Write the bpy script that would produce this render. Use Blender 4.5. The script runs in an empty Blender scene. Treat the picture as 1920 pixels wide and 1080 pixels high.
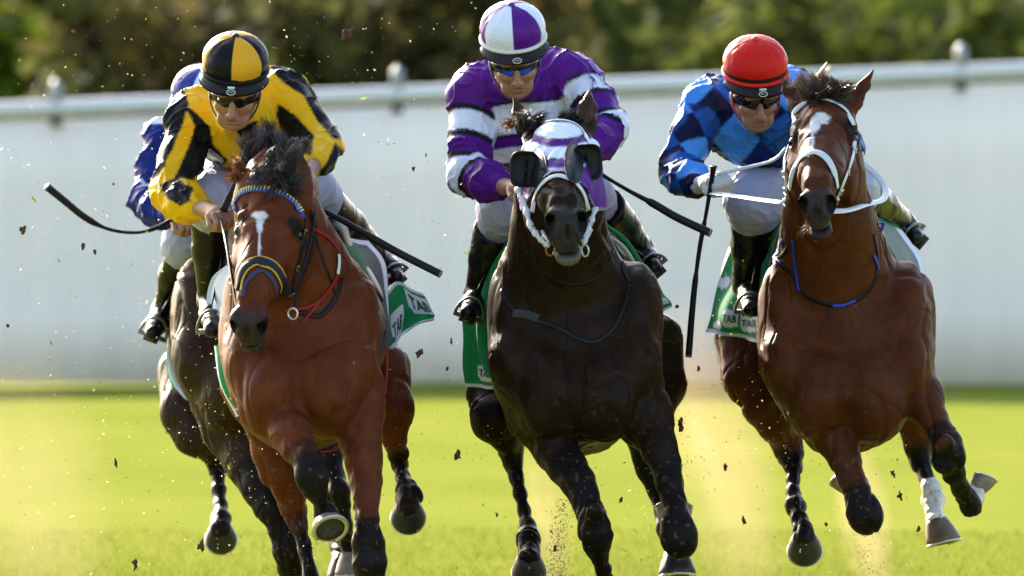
import bpy, math, random
import numpy as np
from mathutils import Vector, Matrix
from mathutils.bvhtree import BVHTree
random.seed(7); rng = np.random.RandomState(7)
R = math.radians
SC = bpy.context.scene
COL = SC.collection

# ------------------------------------------------------------------ camera, sky, sun, exposure
LENS, SENS, DIST, HCAM, HORY = 400.0, 36.0, 37.0, 2.0, 74.0
FPX = 1920 * LENS / SENS                       # focal length in photo pixels
cd = bpy.data.cameras.new('camera'); cam = bpy.data.objects.new('camera', cd); COL.objects.link(cam)
cd.lens = LENS; cd.sensor_width = SENS; cd.clip_start = 1; cd.clip_end = 5000
cam.location = (0, -DIST, HCAM); cam.rotation_euler = (R(90), 0, 0)
cd.shift_y = -(540 - HORY) / 1920
cd.dof.use_dof = True; cd.dof.focus_distance = DIST + .25; cd.dof.aperture_fstop = 4.0
SC.camera = cam
SUN_EL, SUN_AZ = 23.0, -24.0                   # azimuth from straight behind the horses, negative = to the left
w = bpy.data.worlds.new('World'); SC.world = w; w.use_nodes = True
nt = w.node_tree; nt.nodes.clear()
sky = nt.nodes.new('ShaderNodeTexSky'); sky.sky_type = 'NISHITA'; sky.sun_disc = False
sky.sun_elevation = R(SUN_EL); sky.sun_rotation = R(SUN_AZ)
sky.air_density = .8; sky.dust_density = 2.5; sky.ozone_density = .4
bg = nt.nodes.new('ShaderNodeBackground'); bg.inputs[1].default_value = 0.15
out = nt.nodes.new('ShaderNodeOutputWorld')
nt.links.new(sky.outputs[0], bg.inputs[0]); nt.links.new(bg.outputs[0], out.inputs[0])
sd = bpy.data.lights.new('sun', 'SUN'); sd.energy = 5.0; sd.angle = R(.6); sd.color = (1, .90, .74)
sun = bpy.data.objects.new('sun', sd); COL.objects.link(sun)
sdir = Vector((math.sin(R(SUN_AZ)) * math.cos(R(SUN_EL)), math.cos(R(SUN_AZ)) * math.cos(R(SUN_EL)), math.sin(R(SUN_EL))))
sun.rotation_euler = sdir.to_track_quat('Z', 'Y').to_euler(); sun.location = sdir * 50
SC.view_settings.view_transform = 'Standard'; SC.view_settings.look = 'None'
SC.view_settings.exposure = 2.0; SC.view_settings.gamma = 1.0
SC.cycles.use_denoising = True
SC.cycles.max_bounces = 6; SC.cycles.diffuse_bounces = 3; SC.cycles.glossy_bounces = 3
SC.cycles.transmission_bounces = 4; SC.cycles.transparent_max_bounces = 6; SC.cycles.volume_bounces = 1
SC.cycles.volume_step_rate = 4

# ------------------------------------------------------------------ placing: a photo position and a distance give a world point
OFF = [0.0]                                    # how far behind the front row the current animal runs
def W(px, py, d=0.0):
    y = d + OFF[0]; s = (DIST + y) / FPX
    return np.array([(px - 960) * s, y, HCAM - (py - HORY) * s])
def S(d=0.0): return (DIST + d + OFF[0]) / FPX # metres per photo pixel
def proj(V):
    s = (DIST + V[:, 1]) / FPX
    return V[:, 0] / s + 960, HORY + (HCAM - V[:, 2]) / s
def nrm(v): v = np.asarray(v, float); return v / (np.linalg.norm(v) + 1e-12)

# ------------------------------------------------------------------ value noise
def _h(i, j, k, seed):
    with np.errstate(over='ignore'):
        n = (i.astype(np.int64) * 374761393 + j.astype(np.int64) * 668265263 + k.astype(np.int64) * 1274126177 + seed * 974634777) & 0xffffffff
        n = ((n ^ (n >> 13)) * 1274126177) & 0xffffffff
        n = (n ^ (n >> 16)) & 0xffffffff
    return n / 4294967295.0
def noise(P, f=1.0, seed=0):
    Q = P * f; I = np.floor(Q).astype(np.int64); T = Q - I; T = T * T * (3 - 2 * T)
    r = 0
    for a in (0, 1):
        for b in (0, 1):
            for c in (0, 1):
                wgt = (T[:, 0] if a else 1 - T[:, 0]) * (T[:, 1] if b else 1 - T[:, 1]) * (T[:, 2] if c else 1 - T[:, 2])
                r = r + wgt * _h(I[:, 0] + a, I[:, 1] + b, I[:, 2] + c, seed)
    return r * 2 - 1
def fbm(P, f, seed=0, o=3):
    return sum(noise(P, f * 2 ** i, seed + i) * .5 ** i for i in range(o))

# ------------------------------------------------------------------ smooth-blended solids
class Solid:
    def __init__(s, h): s.h = h; s.pr = []
    def _add(s, kind, op, k, bb, *a): s.pr.append((kind, op, k, bb, a))
    def cone(s, a, b, ra, rb, k=.02, op=1, squash=None):          # rounded, tapering limb between two points
        a = np.array(a, float); b = np.array(b, float); m = max(ra, rb)
        if squash: m *= max(1, squash[1])
        s._add('c', op, k, (np.minimum(a, b) - m, np.maximum(a, b) + m), a, b, ra, rb, squash)
    def chain(s, pts, k=.02, op=1, squash=None):
        for (p, r), (q, t) in zip(pts[:-1], pts[1:]): s.cone(p, q, r, t, k, op, squash)
    def ell(s, c, rad, M=None, k=.02, op=1):                      # ellipsoid; rows of M are its axes
        c = np.array(c, float); rad = np.array(rad, float); M = np.eye(3) if M is None else np.asarray(M, float)
        e = np.sqrt(((M * rad[:, None]) ** 2).sum(0))
        s._add('e', op, k, (c - e, c + e), c, rad, M)
    def mesh(s, disp=None, sm=1):
        h = s.h
        A = [p for p in s.pr if p[1] > 0]
        lo = np.min([p[3][0] for p in A], 0) - 3 * h; hi = np.max([p[3][1] for p in A], 0) + 3 * h
        n = np.ceil((hi - lo) / h).astype(int) + 1
        F = np.full(n, 1.0, np.float32)
        for kind, op, k, bb, a in s.pr:
            g = k + 2.5 * h
            i0 = np.clip(np.floor((bb[0] - g - lo) / h).astype(int), 0, n); i1 = np.clip(np.ceil((bb[1] + g - lo) / h).astype(int) + 1, 0, n)
            if (i1 <= i0).any(): continue
            X = (lo[0] + h * np.arange(i0[0], i1[0]))[:, None, None]; Y = (lo[1] + h * np.arange(i0[1], i1[1]))[None, :, None]; Z = (lo[2] + h * np.arange(i0[2], i1[2]))[None, None, :]
            if kind == 'c':
                p, q, ra, rb, sq = a; x, y, z = X - p[0], Y - p[1], Z - p[2]; d = q - p
                fac = 1
                if sq:
                    u, su = nrm(sq[0]), sq[1]; t = (x * u[0] + y * u[1] + z * u[2]) * (1 / su - 1)
                    x, y, z = x + t * u[0], y + t * u[1], z + t * u[2]; d = d + d.dot(u) * (1 / su - 1) * u; fac = min(1, su)
                L = d.dot(d) + 1e-12; t = np.clip((x * d[0] + y * d[1] + z * d[2]) / L, 0, 1)
                D = (np.sqrt((x - t * d[0]) ** 2 + (y - t * d[1]) ** 2 + (z - t * d[2]) ** 2) - (ra + t * (rb - ra))) * fac
            else:
                c, rad, M = a; x, y, z = X - c[0], Y - c[1], Z - c[2]
                l = [(x * M[i, 0] + y * M[i, 1] + z * M[i, 2]) / rad[i] for i in range(3)]
                k0 = np.sqrt(l[0] ** 2 + l[1] ** 2 + l[2] ** 2); k1 = np.sqrt(sum((l[i] / rad[i]) ** 2 for i in range(3))) + 1e-9
                D = k0 * (k0 - 1) / k1
            sl = tuple(slice(i0[i], i1[i]) for i in range(3)); B = F[sl]
            if op > 0:
                hh = np.maximum(k - np.abs(B - D), 0); F[sl] = np.minimum(B, D) - hh * hh / (4 * k)
            else:
                hh = np.maximum(k - np.abs(B + D), 0); F[sl] = np.maximum(B, -D) + hh * hh / (4 * k)
        Sg = F < 0
        c = np.zeros(n - 1, np.int8)
        for i in (0, 1):
            for j in (0, 1):
                for l in (0, 1): c += Sg[i:n[0] - 1 + i, j:n[1] - 1 + j, l:n[2] - 1 + l]
        act = (c > 0) & (c < 8); I = np.argwhere(act); N = len(I)
        idx = np.full(act.shape, -1, np.int32); idx[act] = np.arange(N)
        acc = np.zeros((N, 3)); cnt = np.zeros(N)
        for ax in range(3):
            o1, o2 = [(1, 2), (0, 2), (0, 1)][ax]
            for b1 in (0, 1):
                for b2 in (0, 1):
                    P = I.copy(); P[:, o1] += b1; P[:, o2] += b2; Q = P.copy(); Q[:, ax] += 1
                    f0 = F[P[:, 0], P[:, 1], P[:, 2]]; f1 = F[Q[:, 0], Q[:, 1], Q[:, 2]]; m = (f0 < 0) != (f1 < 0)
                    t = f0[m] / (f0[m] - f1[m]); pt = P[m].astype(float); pt[:, ax] += t; acc[m] += pt; cnt[m] += 1
        V = acc / cnt[:, None] * h + lo
        quads = []
        for ax in range(3):
            o1, o2 = [(1, 2), (2, 0), (0, 1)][ax]
            a0 = [slice(None)] * 3; a1 = [slice(None)] * 3; a0[ax] = slice(0, n[ax] - 1); a1[ax] = slice(1, n[ax])
            ch = Sg[tuple(a0)] != Sg[tuple(a1)]; E = np.argwhere(ch); E = E[(E[:, o1] > 0) & (E[:, o2] > 0) & (E[:, o1] < n[o1] - 1) & (E[:, o2] < n[o2] - 1)]
            ins = Sg[E[:, 0], E[:, 1], E[:, 2]]
            q = []
            for b1, b2 in ((1, 1), (0, 1), (0, 0), (1, 0)):
                P = E.copy(); P[:, o1] -= b1; P[:, o2] -= b2; q.append(idx[P[:, 0], P[:, 1], P[:, 2]])
            q = np.stack(q, 1); q[~ins] = q[~ins][:, ::-1]; quads.append(q)
        Q = np.concatenate(quads)
        for _ in range(sm): V = V + .6 * (lap(V, Q) - V)
        if disp is not None:
            Nn = vnormals(V, Q); V = V + Nn * disp(V, Nn)[:, None]
        return V, Q
def lap(V, Q):
    a = Q.ravel(); b = np.roll(Q, -1, 1).ravel(); n = len(V); c = np.bincount(a, minlength=n) + np.bincount(b, minlength=n)
    o = np.zeros_like(V)
    for i in range(3): o[:, i] = np.bincount(a, V[b, i], n) + np.bincount(b, V[a, i], n)
    return o / np.maximum(c, 1)[:, None]
def vnormals(V, Q):
    fn = np.cross(V[Q[:, 2]] - V[Q[:, 0]], V[Q[:, 3]] - V[Q[:, 1]]); o = np.zeros_like(V)
    for j in range(4):
        for i in range(3): o[:, i] += np.bincount(Q[:, j], fn[:, i], len(V))
    return o / (np.linalg.norm(o, axis=1, keepdims=True) + 1e-12)

# ------------------------------------------------------------------ objects
def link(name, me, mat, parent=None):
    o = bpy.data.objects.new(name, me); COL.objects.link(o)
    for m in (mat if isinstance(mat, (list, tuple)) else [mat]): me.materials.append(m)
    if parent is not None: o.parent = parent
    return o
def mesh_np(name, V, Q, mat, parent=None, col=None, smooth=True, extra=None):
    V = np.ascontiguousarray(V, np.float32); Q = np.ascontiguousarray(Q, np.int32); k = Q.shape[1]
    me = bpy.data.meshes.new(name); me.vertices.add(len(V)); me.vertices.foreach_set('co', V.ravel())
    me.loops.add(Q.size); me.loops.foreach_set('vertex_index', Q.ravel())
    me.polygons.add(len(Q)); me.polygons.foreach_set('loop_start', np.arange(0, Q.size, k, dtype=np.int32))
    me.polygons.foreach_set('use_smooth', np.full(len(Q), smooth)); me.update(calc_edges=True)
    if col is not None:
        at = me.color_attributes.new('col', 'FLOAT_COLOR', 'POINT'); c = np.ones((len(V), 4), np.float32); c[:, :3] = col
        at.data.foreach_set('color', c.ravel())
    if extra is not None:
        at = me.attributes.new('gloss', 'FLOAT', 'POINT'); at.data.foreach_set('value', np.asarray(extra, np.float32))
    me.validate()
    return link(name, me, mat, parent)
class MB:                                                          # gathers simple pieces that form ONE mesh
    def __init__(s): s.V = []; s.F = []; s.n = 0
    def add(s, V, F):
        s.V += [tuple(map(float, v)) for v in V]; s.F += [tuple(int(i) + s.n for i in f) for f in F]; s.n = len(s.V); return s
    def box(s, c, h, M=None):
        c = np.array(c, float); M = np.eye(3) if M is None else M
        V = [c + M.T @ (np.array([x, y, z]) * h) for x in (-1, 1) for y in (-1, 1) for z in (-1, 1)]
        return s.add(V, [(0, 1, 3, 2), (4, 6, 7, 5), (0, 4, 5, 1), (2, 3, 7, 6), (0, 2, 6, 4), (1, 5, 7, 3)])
    def tube(s, P, r, n=8, nor=None, flat=1.0, cap=True):          # flat < 1 makes a strap: thin along nor
        P = np.array(P, float); m = len(P); r = np.broadcast_to(np.asarray(r, float), (m,)); T = np.gradient(P, axis=0); V = []
        prev = None
        for i in range(m):
            t = nrm(T[i])
            if nor is not None: u = np.array(nor[i], float)
            elif prev is None: u = np.array([0, 0, 1.]) if abs(t[2]) < .9 else np.array([1., 0, 0])
            else: u = prev
            u = nrm(u - u.dot(t) * t); prev = u; v = np.cross(t, u)
            for j in range(n):
                a = 2 * math.pi * j / n; V.append(P[i] + r[i] * (math.cos(a) * v + math.sin(a) * flat * u))
        F = [(i * n + j, (i + 1) * n + j, (i + 1) * n + (j + 1) % n, i * n + (j + 1) % n) for i in range(m - 1) for j in range(n)]
        if cap: F += [tuple(range(n)), tuple(range((m - 1) * n, m * n))[::-1]]
        return s.add(V, F)
    def lathe(s, c, axis, prof, n=24, sx=1.0, side=None, close=True):
        ax = nrm(axis); u = np.array(side, float) if side is not None else (np.array([1., 0, 0]) if abs(ax[0]) < .8 else np.array([0, 0, 1.]))
        u = nrm(u - u.dot(ax) * ax); v = np.cross(ax, u); V = []; m = len(prof)
        for r, z in prof:
            for j in range(n):
                a = 2 * math.pi * j / n; V.append(np.array(c) + ax * z + r * (math.cos(a) * u * sx + math.sin(a) * v))
        F = [(i * n + j, i * n + (j + 1) % n, (i + 1) * n + (j + 1) % n, (i + 1) * n + j) for i in range(m - 1) for j in range(n)]
        if close: F += [tuple(range(n))[::-1], tuple(range((m - 1) * n, m * n))]
        return s.add(V, F)
    def build(s, name, mat, parent=None, smooth=True):
        me = bpy.data.meshes.new(name); me.from_pydata(s.V, [], s.F)
        me.polygons.foreach_set('use_smooth', [smooth] * len(me.polygons)); me.update()
        return link(name, me, mat, parent)
def thing(name, label, cat, group=None, loc=None):
    o = bpy.data.objects.new(name, None); COL.objects.link(o); o.empty_display_size = .1
    o['label'] = label; o['category'] = cat
    if group: o['group'] = group
    return o
def tag(o, label=None, cat=None, group=None, kind=None):
    if label: o['label'] = label
    if cat: o['category'] = cat
    if group: o['group'] = group
    if kind: o['kind'] = kind
    return o
def catmull(P, n):
    P = np.array(P, float); m = len(P)
    if m == 2: t = np.linspace(0, 1, n)[:, None]; return P[0] * (1 - t) + P[1] * t
    E = np.vstack([2 * P[0] - P[1], P, 2 * P[-1] - P[-2]]); u = np.linspace(0, m - 1 - 1e-9, n); i = u.astype(int); t = (u - i)[:, None]
    a, b, c, d = E[i], E[i + 1], E[i + 2], E[i + 3]
    return .5 * (2 * b + (c - a) * t + (2 * a - 5 * b + 4 * c - d) * t ** 2 + (3 * b - a - 3 * c + d) * t ** 3)

# ------------------------------------------------------------------ materials
MT = {}
def mat(name, col=(.5, .5, .5), rough=.5, rvar=0, bst=None, metal=0, coat=0, noise_amt=0, nscale=30, bump=0, bscale=60, attr=False, spec=.5, trans=0, sheen=0, glossattr=False, bdist=.002):
    if name in MT: return MT[name]
    m = bpy.data.materials.new(name); m.use_nodes = True; n = m.node_tree.nodes; l = m.node_tree.links; b = n['Principled BSDF']
    b.inputs['Roughness'].default_value = rough; b.inputs['Metallic'].default_value = metal; b.inputs['Specular IOR Level'].default_value = spec
    b.inputs['Coat Weight'].default_value = coat; b.inputs['Coat Roughness'].default_value = .15; b.inputs['Sheen Weight'].default_value = sheen
    b.inputs['Base Color'].default_value = (*col, 1)
    src = None
    if attr:
        a = n.new('ShaderNodeVertexColor'); a.layer_name = 'col'; src = a.outputs[0]
    tc = n.new('ShaderNodeTexCoord')
    if noise_amt:
        nz = n.new('ShaderNodeTexNoise'); nz.inputs['Scale'].default_value = nscale; nz.inputs['Detail'].default_value = 5
        l.new(tc.outputs['Object'], nz.inputs['Vector'])
        mr = n.new('ShaderNodeMapRange'); mr.inputs[1].default_value = .3; mr.inputs[2].default_value = .7; mr.inputs[3].default_value = 1 - noise_amt; mr.inputs[4].default_value = 1 + noise_amt
        l.new(nz.outputs[0], mr.inputs[0]); mx = n.new('ShaderNodeVectorMath'); mx.operation = 'SCALE'
        if src: l.new(src, mx.inputs[0])
        else: mx.inputs[0].default_value = col
        l.new(mr.outputs[0], mx.inputs['Scale']); src = mx.outputs[0]
    if src: l.new(src, b.inputs['Base Color'])
    if rvar:
        rz = n.new('ShaderNodeTexNoise'); rz.inputs['Scale'].default_value = 7; rz.inputs['Detail'].default_value = 5; l.new(tc.outputs['Object'], rz.inputs['Vector'])
        rm = n.new('ShaderNodeMapRange'); rm.inputs[1].default_value = .35; rm.inputs[2].default_value = .68; rm.inputs[3].default_value = rough - rvar; rm.inputs[4].default_value = rough + rvar; l.new(rz.outputs[0], rm.inputs[0]); l.new(rm.outputs[0], b.inputs['Roughness'])
    if bump:
        nz = n.new('ShaderNodeTexNoise'); nz.inputs['Scale'].default_value = bscale; nz.inputs['Detail'].default_value = 4
        if bst: mp = n.new('ShaderNodeMapping'); mp.inputs['Scale'].default_value = bst; l.new(tc.outputs['Object'], mp.inputs[0]); l.new(mp.outputs[0], nz.inputs['Vector'])
        else: l.new(tc.outputs['Object'], nz.inputs['Vector'])
        bp = n.new('ShaderNodeBump'); bp.inputs['Strength'].default_value = bump; bp.inputs['Distance'].default_value = bdist; l.new(nz.outputs[0], bp.inputs['Height']); l.new(bp.outputs[0], b.inputs['Normal'])
    if trans:                                                       # thin leaves and cloth let light through
        tr = n.new('ShaderNodeBsdfTranslucent'); ms = n.new('ShaderNodeMixShader'); ms.inputs[0].default_value = trans
        if src: l.new(src, tr.inputs[0])
        else: tr.inputs[0].default_value = (*col, 1)
        l.new(b.outputs[0], ms.inputs[1]); l.new(tr.outputs[0], ms.inputs[2]); l.new(ms.outputs[0], n['Material Output'].inputs[0])
    MT[name] = m; return m
# ------------------------------------------------------------------ the place: turf, fence, trees
def ground():
    m = bpy.data.materials.new('turf'); m.use_nodes = True; n = m.node_tree.nodes; l = m.node_tree.links; b = n['Principled BSDF']
    tc = n.new('ShaderNodeTexCoord'); mp = n.new('ShaderNodeMapping'); mp.inputs['Scale'].default_value = (1, .35, 1); l.new(tc.outputs['Object'], mp.inputs[0])
    a = n.new('ShaderNodeTexNoise'); a.inputs['Scale'].default_value = .9; a.inputs['Detail'].default_value = 6; l.new(mp.outputs[0], a.inputs['Vector'])
    c = n.new('ShaderNodeTexNoise'); c.inputs['Scale'].default_value = 40; c.inputs['Detail'].default_value = 4; l.new(tc.outputs['Object'], c.inputs['Vector'])
    r = n.new('ShaderNodeValToRGB'); e = r.color_ramp.elements; e[0].position = .32; e[0].color = (.140, .165, .026, 1); e[1].position = .7; e[1].color = (.175, .192, .034, 1)
    l.new(a.outputs[0], r.inputs[0])
    mr = n.new('ShaderNodeMapRange'); mr.inputs[3].default_value = .90; mr.inputs[4].default_value = 1.08; l.new(c.outputs[0], mr.inputs[0])
    sc = n.new('ShaderNodeVectorMath'); sc.operation = 'SCALE'; l.new(r.outputs[0], sc.inputs[0]); l.new(mr.outputs[0], sc.inputs['Scale']); l.new(sc.outputs[0], b.inputs['Base Color'])
    b.inputs['Roughness'].default_value = .75; b.inputs['Specular IOR Level'].default_value = 0
    bp = n.new('ShaderNodeBump'); bp.inputs['Strength'].default_value = .12; bp.inputs['Distance'].default_value = .01; l.new(c.outputs[0], bp.inputs['Height']); l.new(bp.outputs[0], b.inputs['Normal'])
    # one sheet out to the horizon, gently uneven near the track
    gx = np.r_[-900, -300, -100, np.linspace(-40, 40, 81), 100, 300, 900]; gy = np.r_[-300, -60, np.linspace(-20, 60, 81), 100, 300, 1500]
    X, Y = np.meshgrid(gx, gy, indexing='ij'); P = np.stack([X.ravel(), Y.ravel(), X.ravel() * 0], 1)
    P[:, 2] = fbm(P, .25, 3, 2) * .03 * (np.abs(P[:, 0]) < 60) * (np.abs(P[:, 1]) < 80)
    nx, ny = len(gx), len(gy); I = np.arange(nx * ny).reshape(nx, ny)
    Q = np.stack([I[:-1, :-1], I[1:, :-1], I[1:, 1:], I[:-1, 1:]], -1).reshape(-1, 4)
    tag(mesh_np('ground', P, Q, m), kind='structure')
    # blades of grass
    N = 40000; y = 3.2 + 6 * rng.rand(N) ** 2.2; x = (rng.rand(N) - .5) * (DIST + y) * .105
    base = np.stack([x, y, np.zeros(N)], 1); base[:, 2] = fbm(base, .25, 3, 2) * .03
    ang = rng.rand(N) * 6.283; hgt = .015 + .022 * rng.rand(N); wd = .0016 + .001 * rng.rand(N)
    side = np.stack([np.cos(ang), np.sin(ang), 0 * ang], 1) * wd[:, None]; lean = (rng.rand(N, 3) - .5) * .06; lean[:, 2] = hgt
    V = np.stack([base - side, base + side, base + lean], 1).reshape(-1, 3); Q = np.arange(3 * N).reshape(-1, 3)
    c = np.array([.185, .215, .030]) * (.8 + .4 * rng.rand(N, 1)) + np.array([.03, .01, .01]) * rng.rand(N, 1); c = np.repeat(c, 3, 0)
    tag(mesh_np('grass', V, Q, mat('grass_blade', rough=1, spec=0, attr=True, trans=.3), col=c, smooth=False), 'short sunlit yellow green turf grass blades on the track', 'grass', kind='stuff')
ground()

FY = 66 - DIST                                                      # the fence line
def fence():
    t = thing('fence', 'long pale grey boarded track fence with a white capping rail', 'fence')
    s = 66 / FPX; x0, x1 = -14.0, 14.0
    top = lambda x: HCAM - (165 - HORY) * s + x * (75 / 1920)       # the fence climbs gently to the right
    pm = mat('fence_panel', (.76, .72, .665), .7, trans=.14, noise_amt=.05, nscale=.8, bump=.3, bscale=2.0, bdist=.02)
    # sheeting with slight vertical waves
    nx = 560; X = np.linspace(x0, x1, nx); wv = .006 * np.sin(X * 9) + .012 * np.sin(X * 2.3 + 1) + .008 * np.sin(X * 23)
    V = []; 
    for k in range(5):
        z = np.array([top(x) - .08 for x in X]) * k / 4; V.append(np.stack([X, FY + wv, z], 1))
    for k in range(5):
        z = np.array([top(x) - .08 for x in X]) * (4 - k) / 4; V.append(np.stack([X, FY + wv + .02, z], 1))
    V = np.concatenate(V); I = np.arange(10 * nx).reshape(10, nx); Q = []
    for k in range(10): Q.append(np.stack([I[k, :-1], I[k, 1:], I[(k + 1) % 10, 1:], I[(k + 1) % 10, :-1]], 1))
    mesh_np('panel', V, np.concatenate(Q), pm, t)
    m = MB(); P = [(x, FY + .0, top(x) - .01) for x in np.linspace(x0, x1, 40)]; m.tube(P, .045, 16, nor=[(0, 0, 1)] * 40); m.build('top_rail', mat('rail_paint', (.62, .61, .58), .4, coat=.2), t)
    for px in (105, 745, 1802, -620, 2560):
        x = (px - 960) * s; m = MB(); z = top(x)
        m.lathe((x, FY + .0, 0), (0, 0, 1), [(.035, z - .12), (.035, z + .09), (.034, z + .095), (.034, z + .12), (.02, z + .14), (.001, z + .16)], 16)
        m.build('post_cap', mat('post_steel', (.22, .23, .24), .35, metal=.6), t)
fence()

def leaf_cloud(C, Rad, N, size, cols, seed, flatz=1.0):
    r = np.random.RandomState(seed)
    # leaves gathered in clumps, so that the outline is uneven and gaps show through
    nc = max(6, N // 60); cc = r.randn(nc, 3); cc /= np.linalg.norm(cc, axis=1, keepdims=True); cc *= (r.rand(nc, 1) ** .45); ccs = .10 + .16 * r.rand(nc)
    pick = r.randint(0, nc, N); p = cc[pick] + r.randn(N, 3) * ccs[pick][:, None] * .8
    P = np.array(C) + p * np.array(Rad)
    a = r.randn(N, 3); a /= np.linalg.norm(a, axis=1, keepdims=True); b = np.cross(a, r.randn(N, 3)); b /= np.linalg.norm(b, axis=1, keepdims=True)
    sz = size * (.5 + r.rand(N, 1)); a *= sz; b *= sz * .45
    V = np.stack([P - a, P - b * .9, P + a, P + b * .9], 1).reshape(-1, 3); Q = np.arange(4 * N).reshape(-1, 4)
    cols = np.array(cols); ci = r.randint(0, len(cols), nc)[pick]; c = cols[ci] * (.75 + .5 * r.rand(N, 1)); return V, Q, np.repeat(c, 4, 0)
def tree(name, label, cat, x, y, rad, hgt, cols, seed, N, size, trunk=.12, group=None, low=.4):
    t = thing(name, label, cat, group)
    V, Q, c = leaf_cloud((x, y, low + hgt / 2), (rad, rad * .8, hgt / 2), N, size, cols, seed)
    V[:, 2] = np.maximum(V[:, 2], .05)
    mesh_np('crown', V, Q, mat('leaf', rough=.8, spec=.1, attr=True, trans=.45), t, col=c, smooth=False)
    r = random.Random(seed); m = MB(); top = low + hgt * .8
    m.tube([(x + r.uniform(-.1, .1) * k, y, top * k / 5) for k in range(6)], [trunk * (1 - .13 * k) for k in range(6)], 10)
    for k in range(7):
        a = r.uniform(0, 6.28); z = low + hgt * r.uniform(.1, .6); L = rad * r.uniform(.5, .8)
        m.tube([(x, y, z), (x + L * .5 * math.cos(a), y + L * .5 * math.sin(a), z + L * .25), (x + L * math.cos(a), y + L * math.sin(a), z + L * .6)], [trunk * .5, trunk * .3, trunk * .12], 6)
    m.build('trunk', mat('bark', (.09, .06, .04), .9, bump=.6, bscale=12), t)
GD = [(.07, .09, .016), (.10, .12, .024), (.05, .06, .014)]; GB = [(.09, .14, .008), (.14, .19, .010), (.05, .07, .010)]; BR = [(.085, .07, .022), (.07, .075, .022), (.05, .05, .018)]
GO = [(.085, .105, .025), (.115, .13, .036), (.05, .062, .017)]
ts = [  # x position, distance, radius, colours, what singles it out
    (-40, 26, GB, 1.0, 'bright yellow green leafy bush behind the far left end of the fence'),
    (330, 20, BR, 1.1, 'brown and dull green thicket bush above the left fence post'),
    (600, 27, GB, 1.0, 'mid green sunlit bush behind the gold and black cap'),
    (800, 19, BR, .9, 'dark brown twiggy bush between the two left jockeys'),
    (1080, 24, GO, 1.2, 'olive bush just right of the purple and white cap'),
    (1330, 30, GO, 1.2, 'grey green bush above the red cap'),
    (1620, 22, GD, 1.2, 'dark green bush above the head of the right horse'),
    (1900, 27, GD, 1.3, 'dark olive bush behind the far right end of the fence')]
for i, (px, dd, cols, rr, lab) in enumerate(ts):
    D = 66 + dd - 7; x = (px - 960) * D / FPX
    tree('bush', lab, 'bush', x, D - DIST, rr * 1.3, 2.5, cols, 40 + i, 3000, .13, .06, 'bushes behind the fence', low=.3)
for i, (px, dd, cols, lab) in enumerate([(60, 60, GD, 'tall dark tree farthest left behind the bushes'), (430, 66, GB, 'tall green tree behind the left half of the bushes'), (800, 62, BR, 'tall brownish tree behind the gap between the two left jockeys'),
                                   (1130, 68, GO, 'tall olive tree behind the middle of the fence'), (1500, 63, GO, 'tall grey green tree behind the red cap'), (1880, 66, GD, 'tall dark tree farthest right behind the bushes')]):
    D = 66 + dd - 20; x = (px - 960) * D / FPX
    tree('tree', lab, 'tree', x, D - DIST, 1.9, 6.5, cols, 80 + i, 5500, .19, .16, 'tall trees behind the bushes', low=.2)
# a clipped dense hedge closes the view behind them
V, Q, c = [], [], []
for i in range(25):
    v, q, k = leaf_cloud((-42 + 3.5 * i, 84, 2.6), (2.6, 1.3, 3.2), 5200, .20, GD + GO[:1] + BR[:1], 200 + i); V.append(v); Q.append(q + 4 * 5200 * i); c.append(k)
V = np.concatenate(V); V[:, 2] = np.abs(V[:, 2])
tag(mesh_np('hedge', V, np.concatenate(Q), mat('leaf'), col=np.concatenate(c), smooth=False), 'long dense dark evergreen hedge closing the view behind all the trees', 'hedge')
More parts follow.
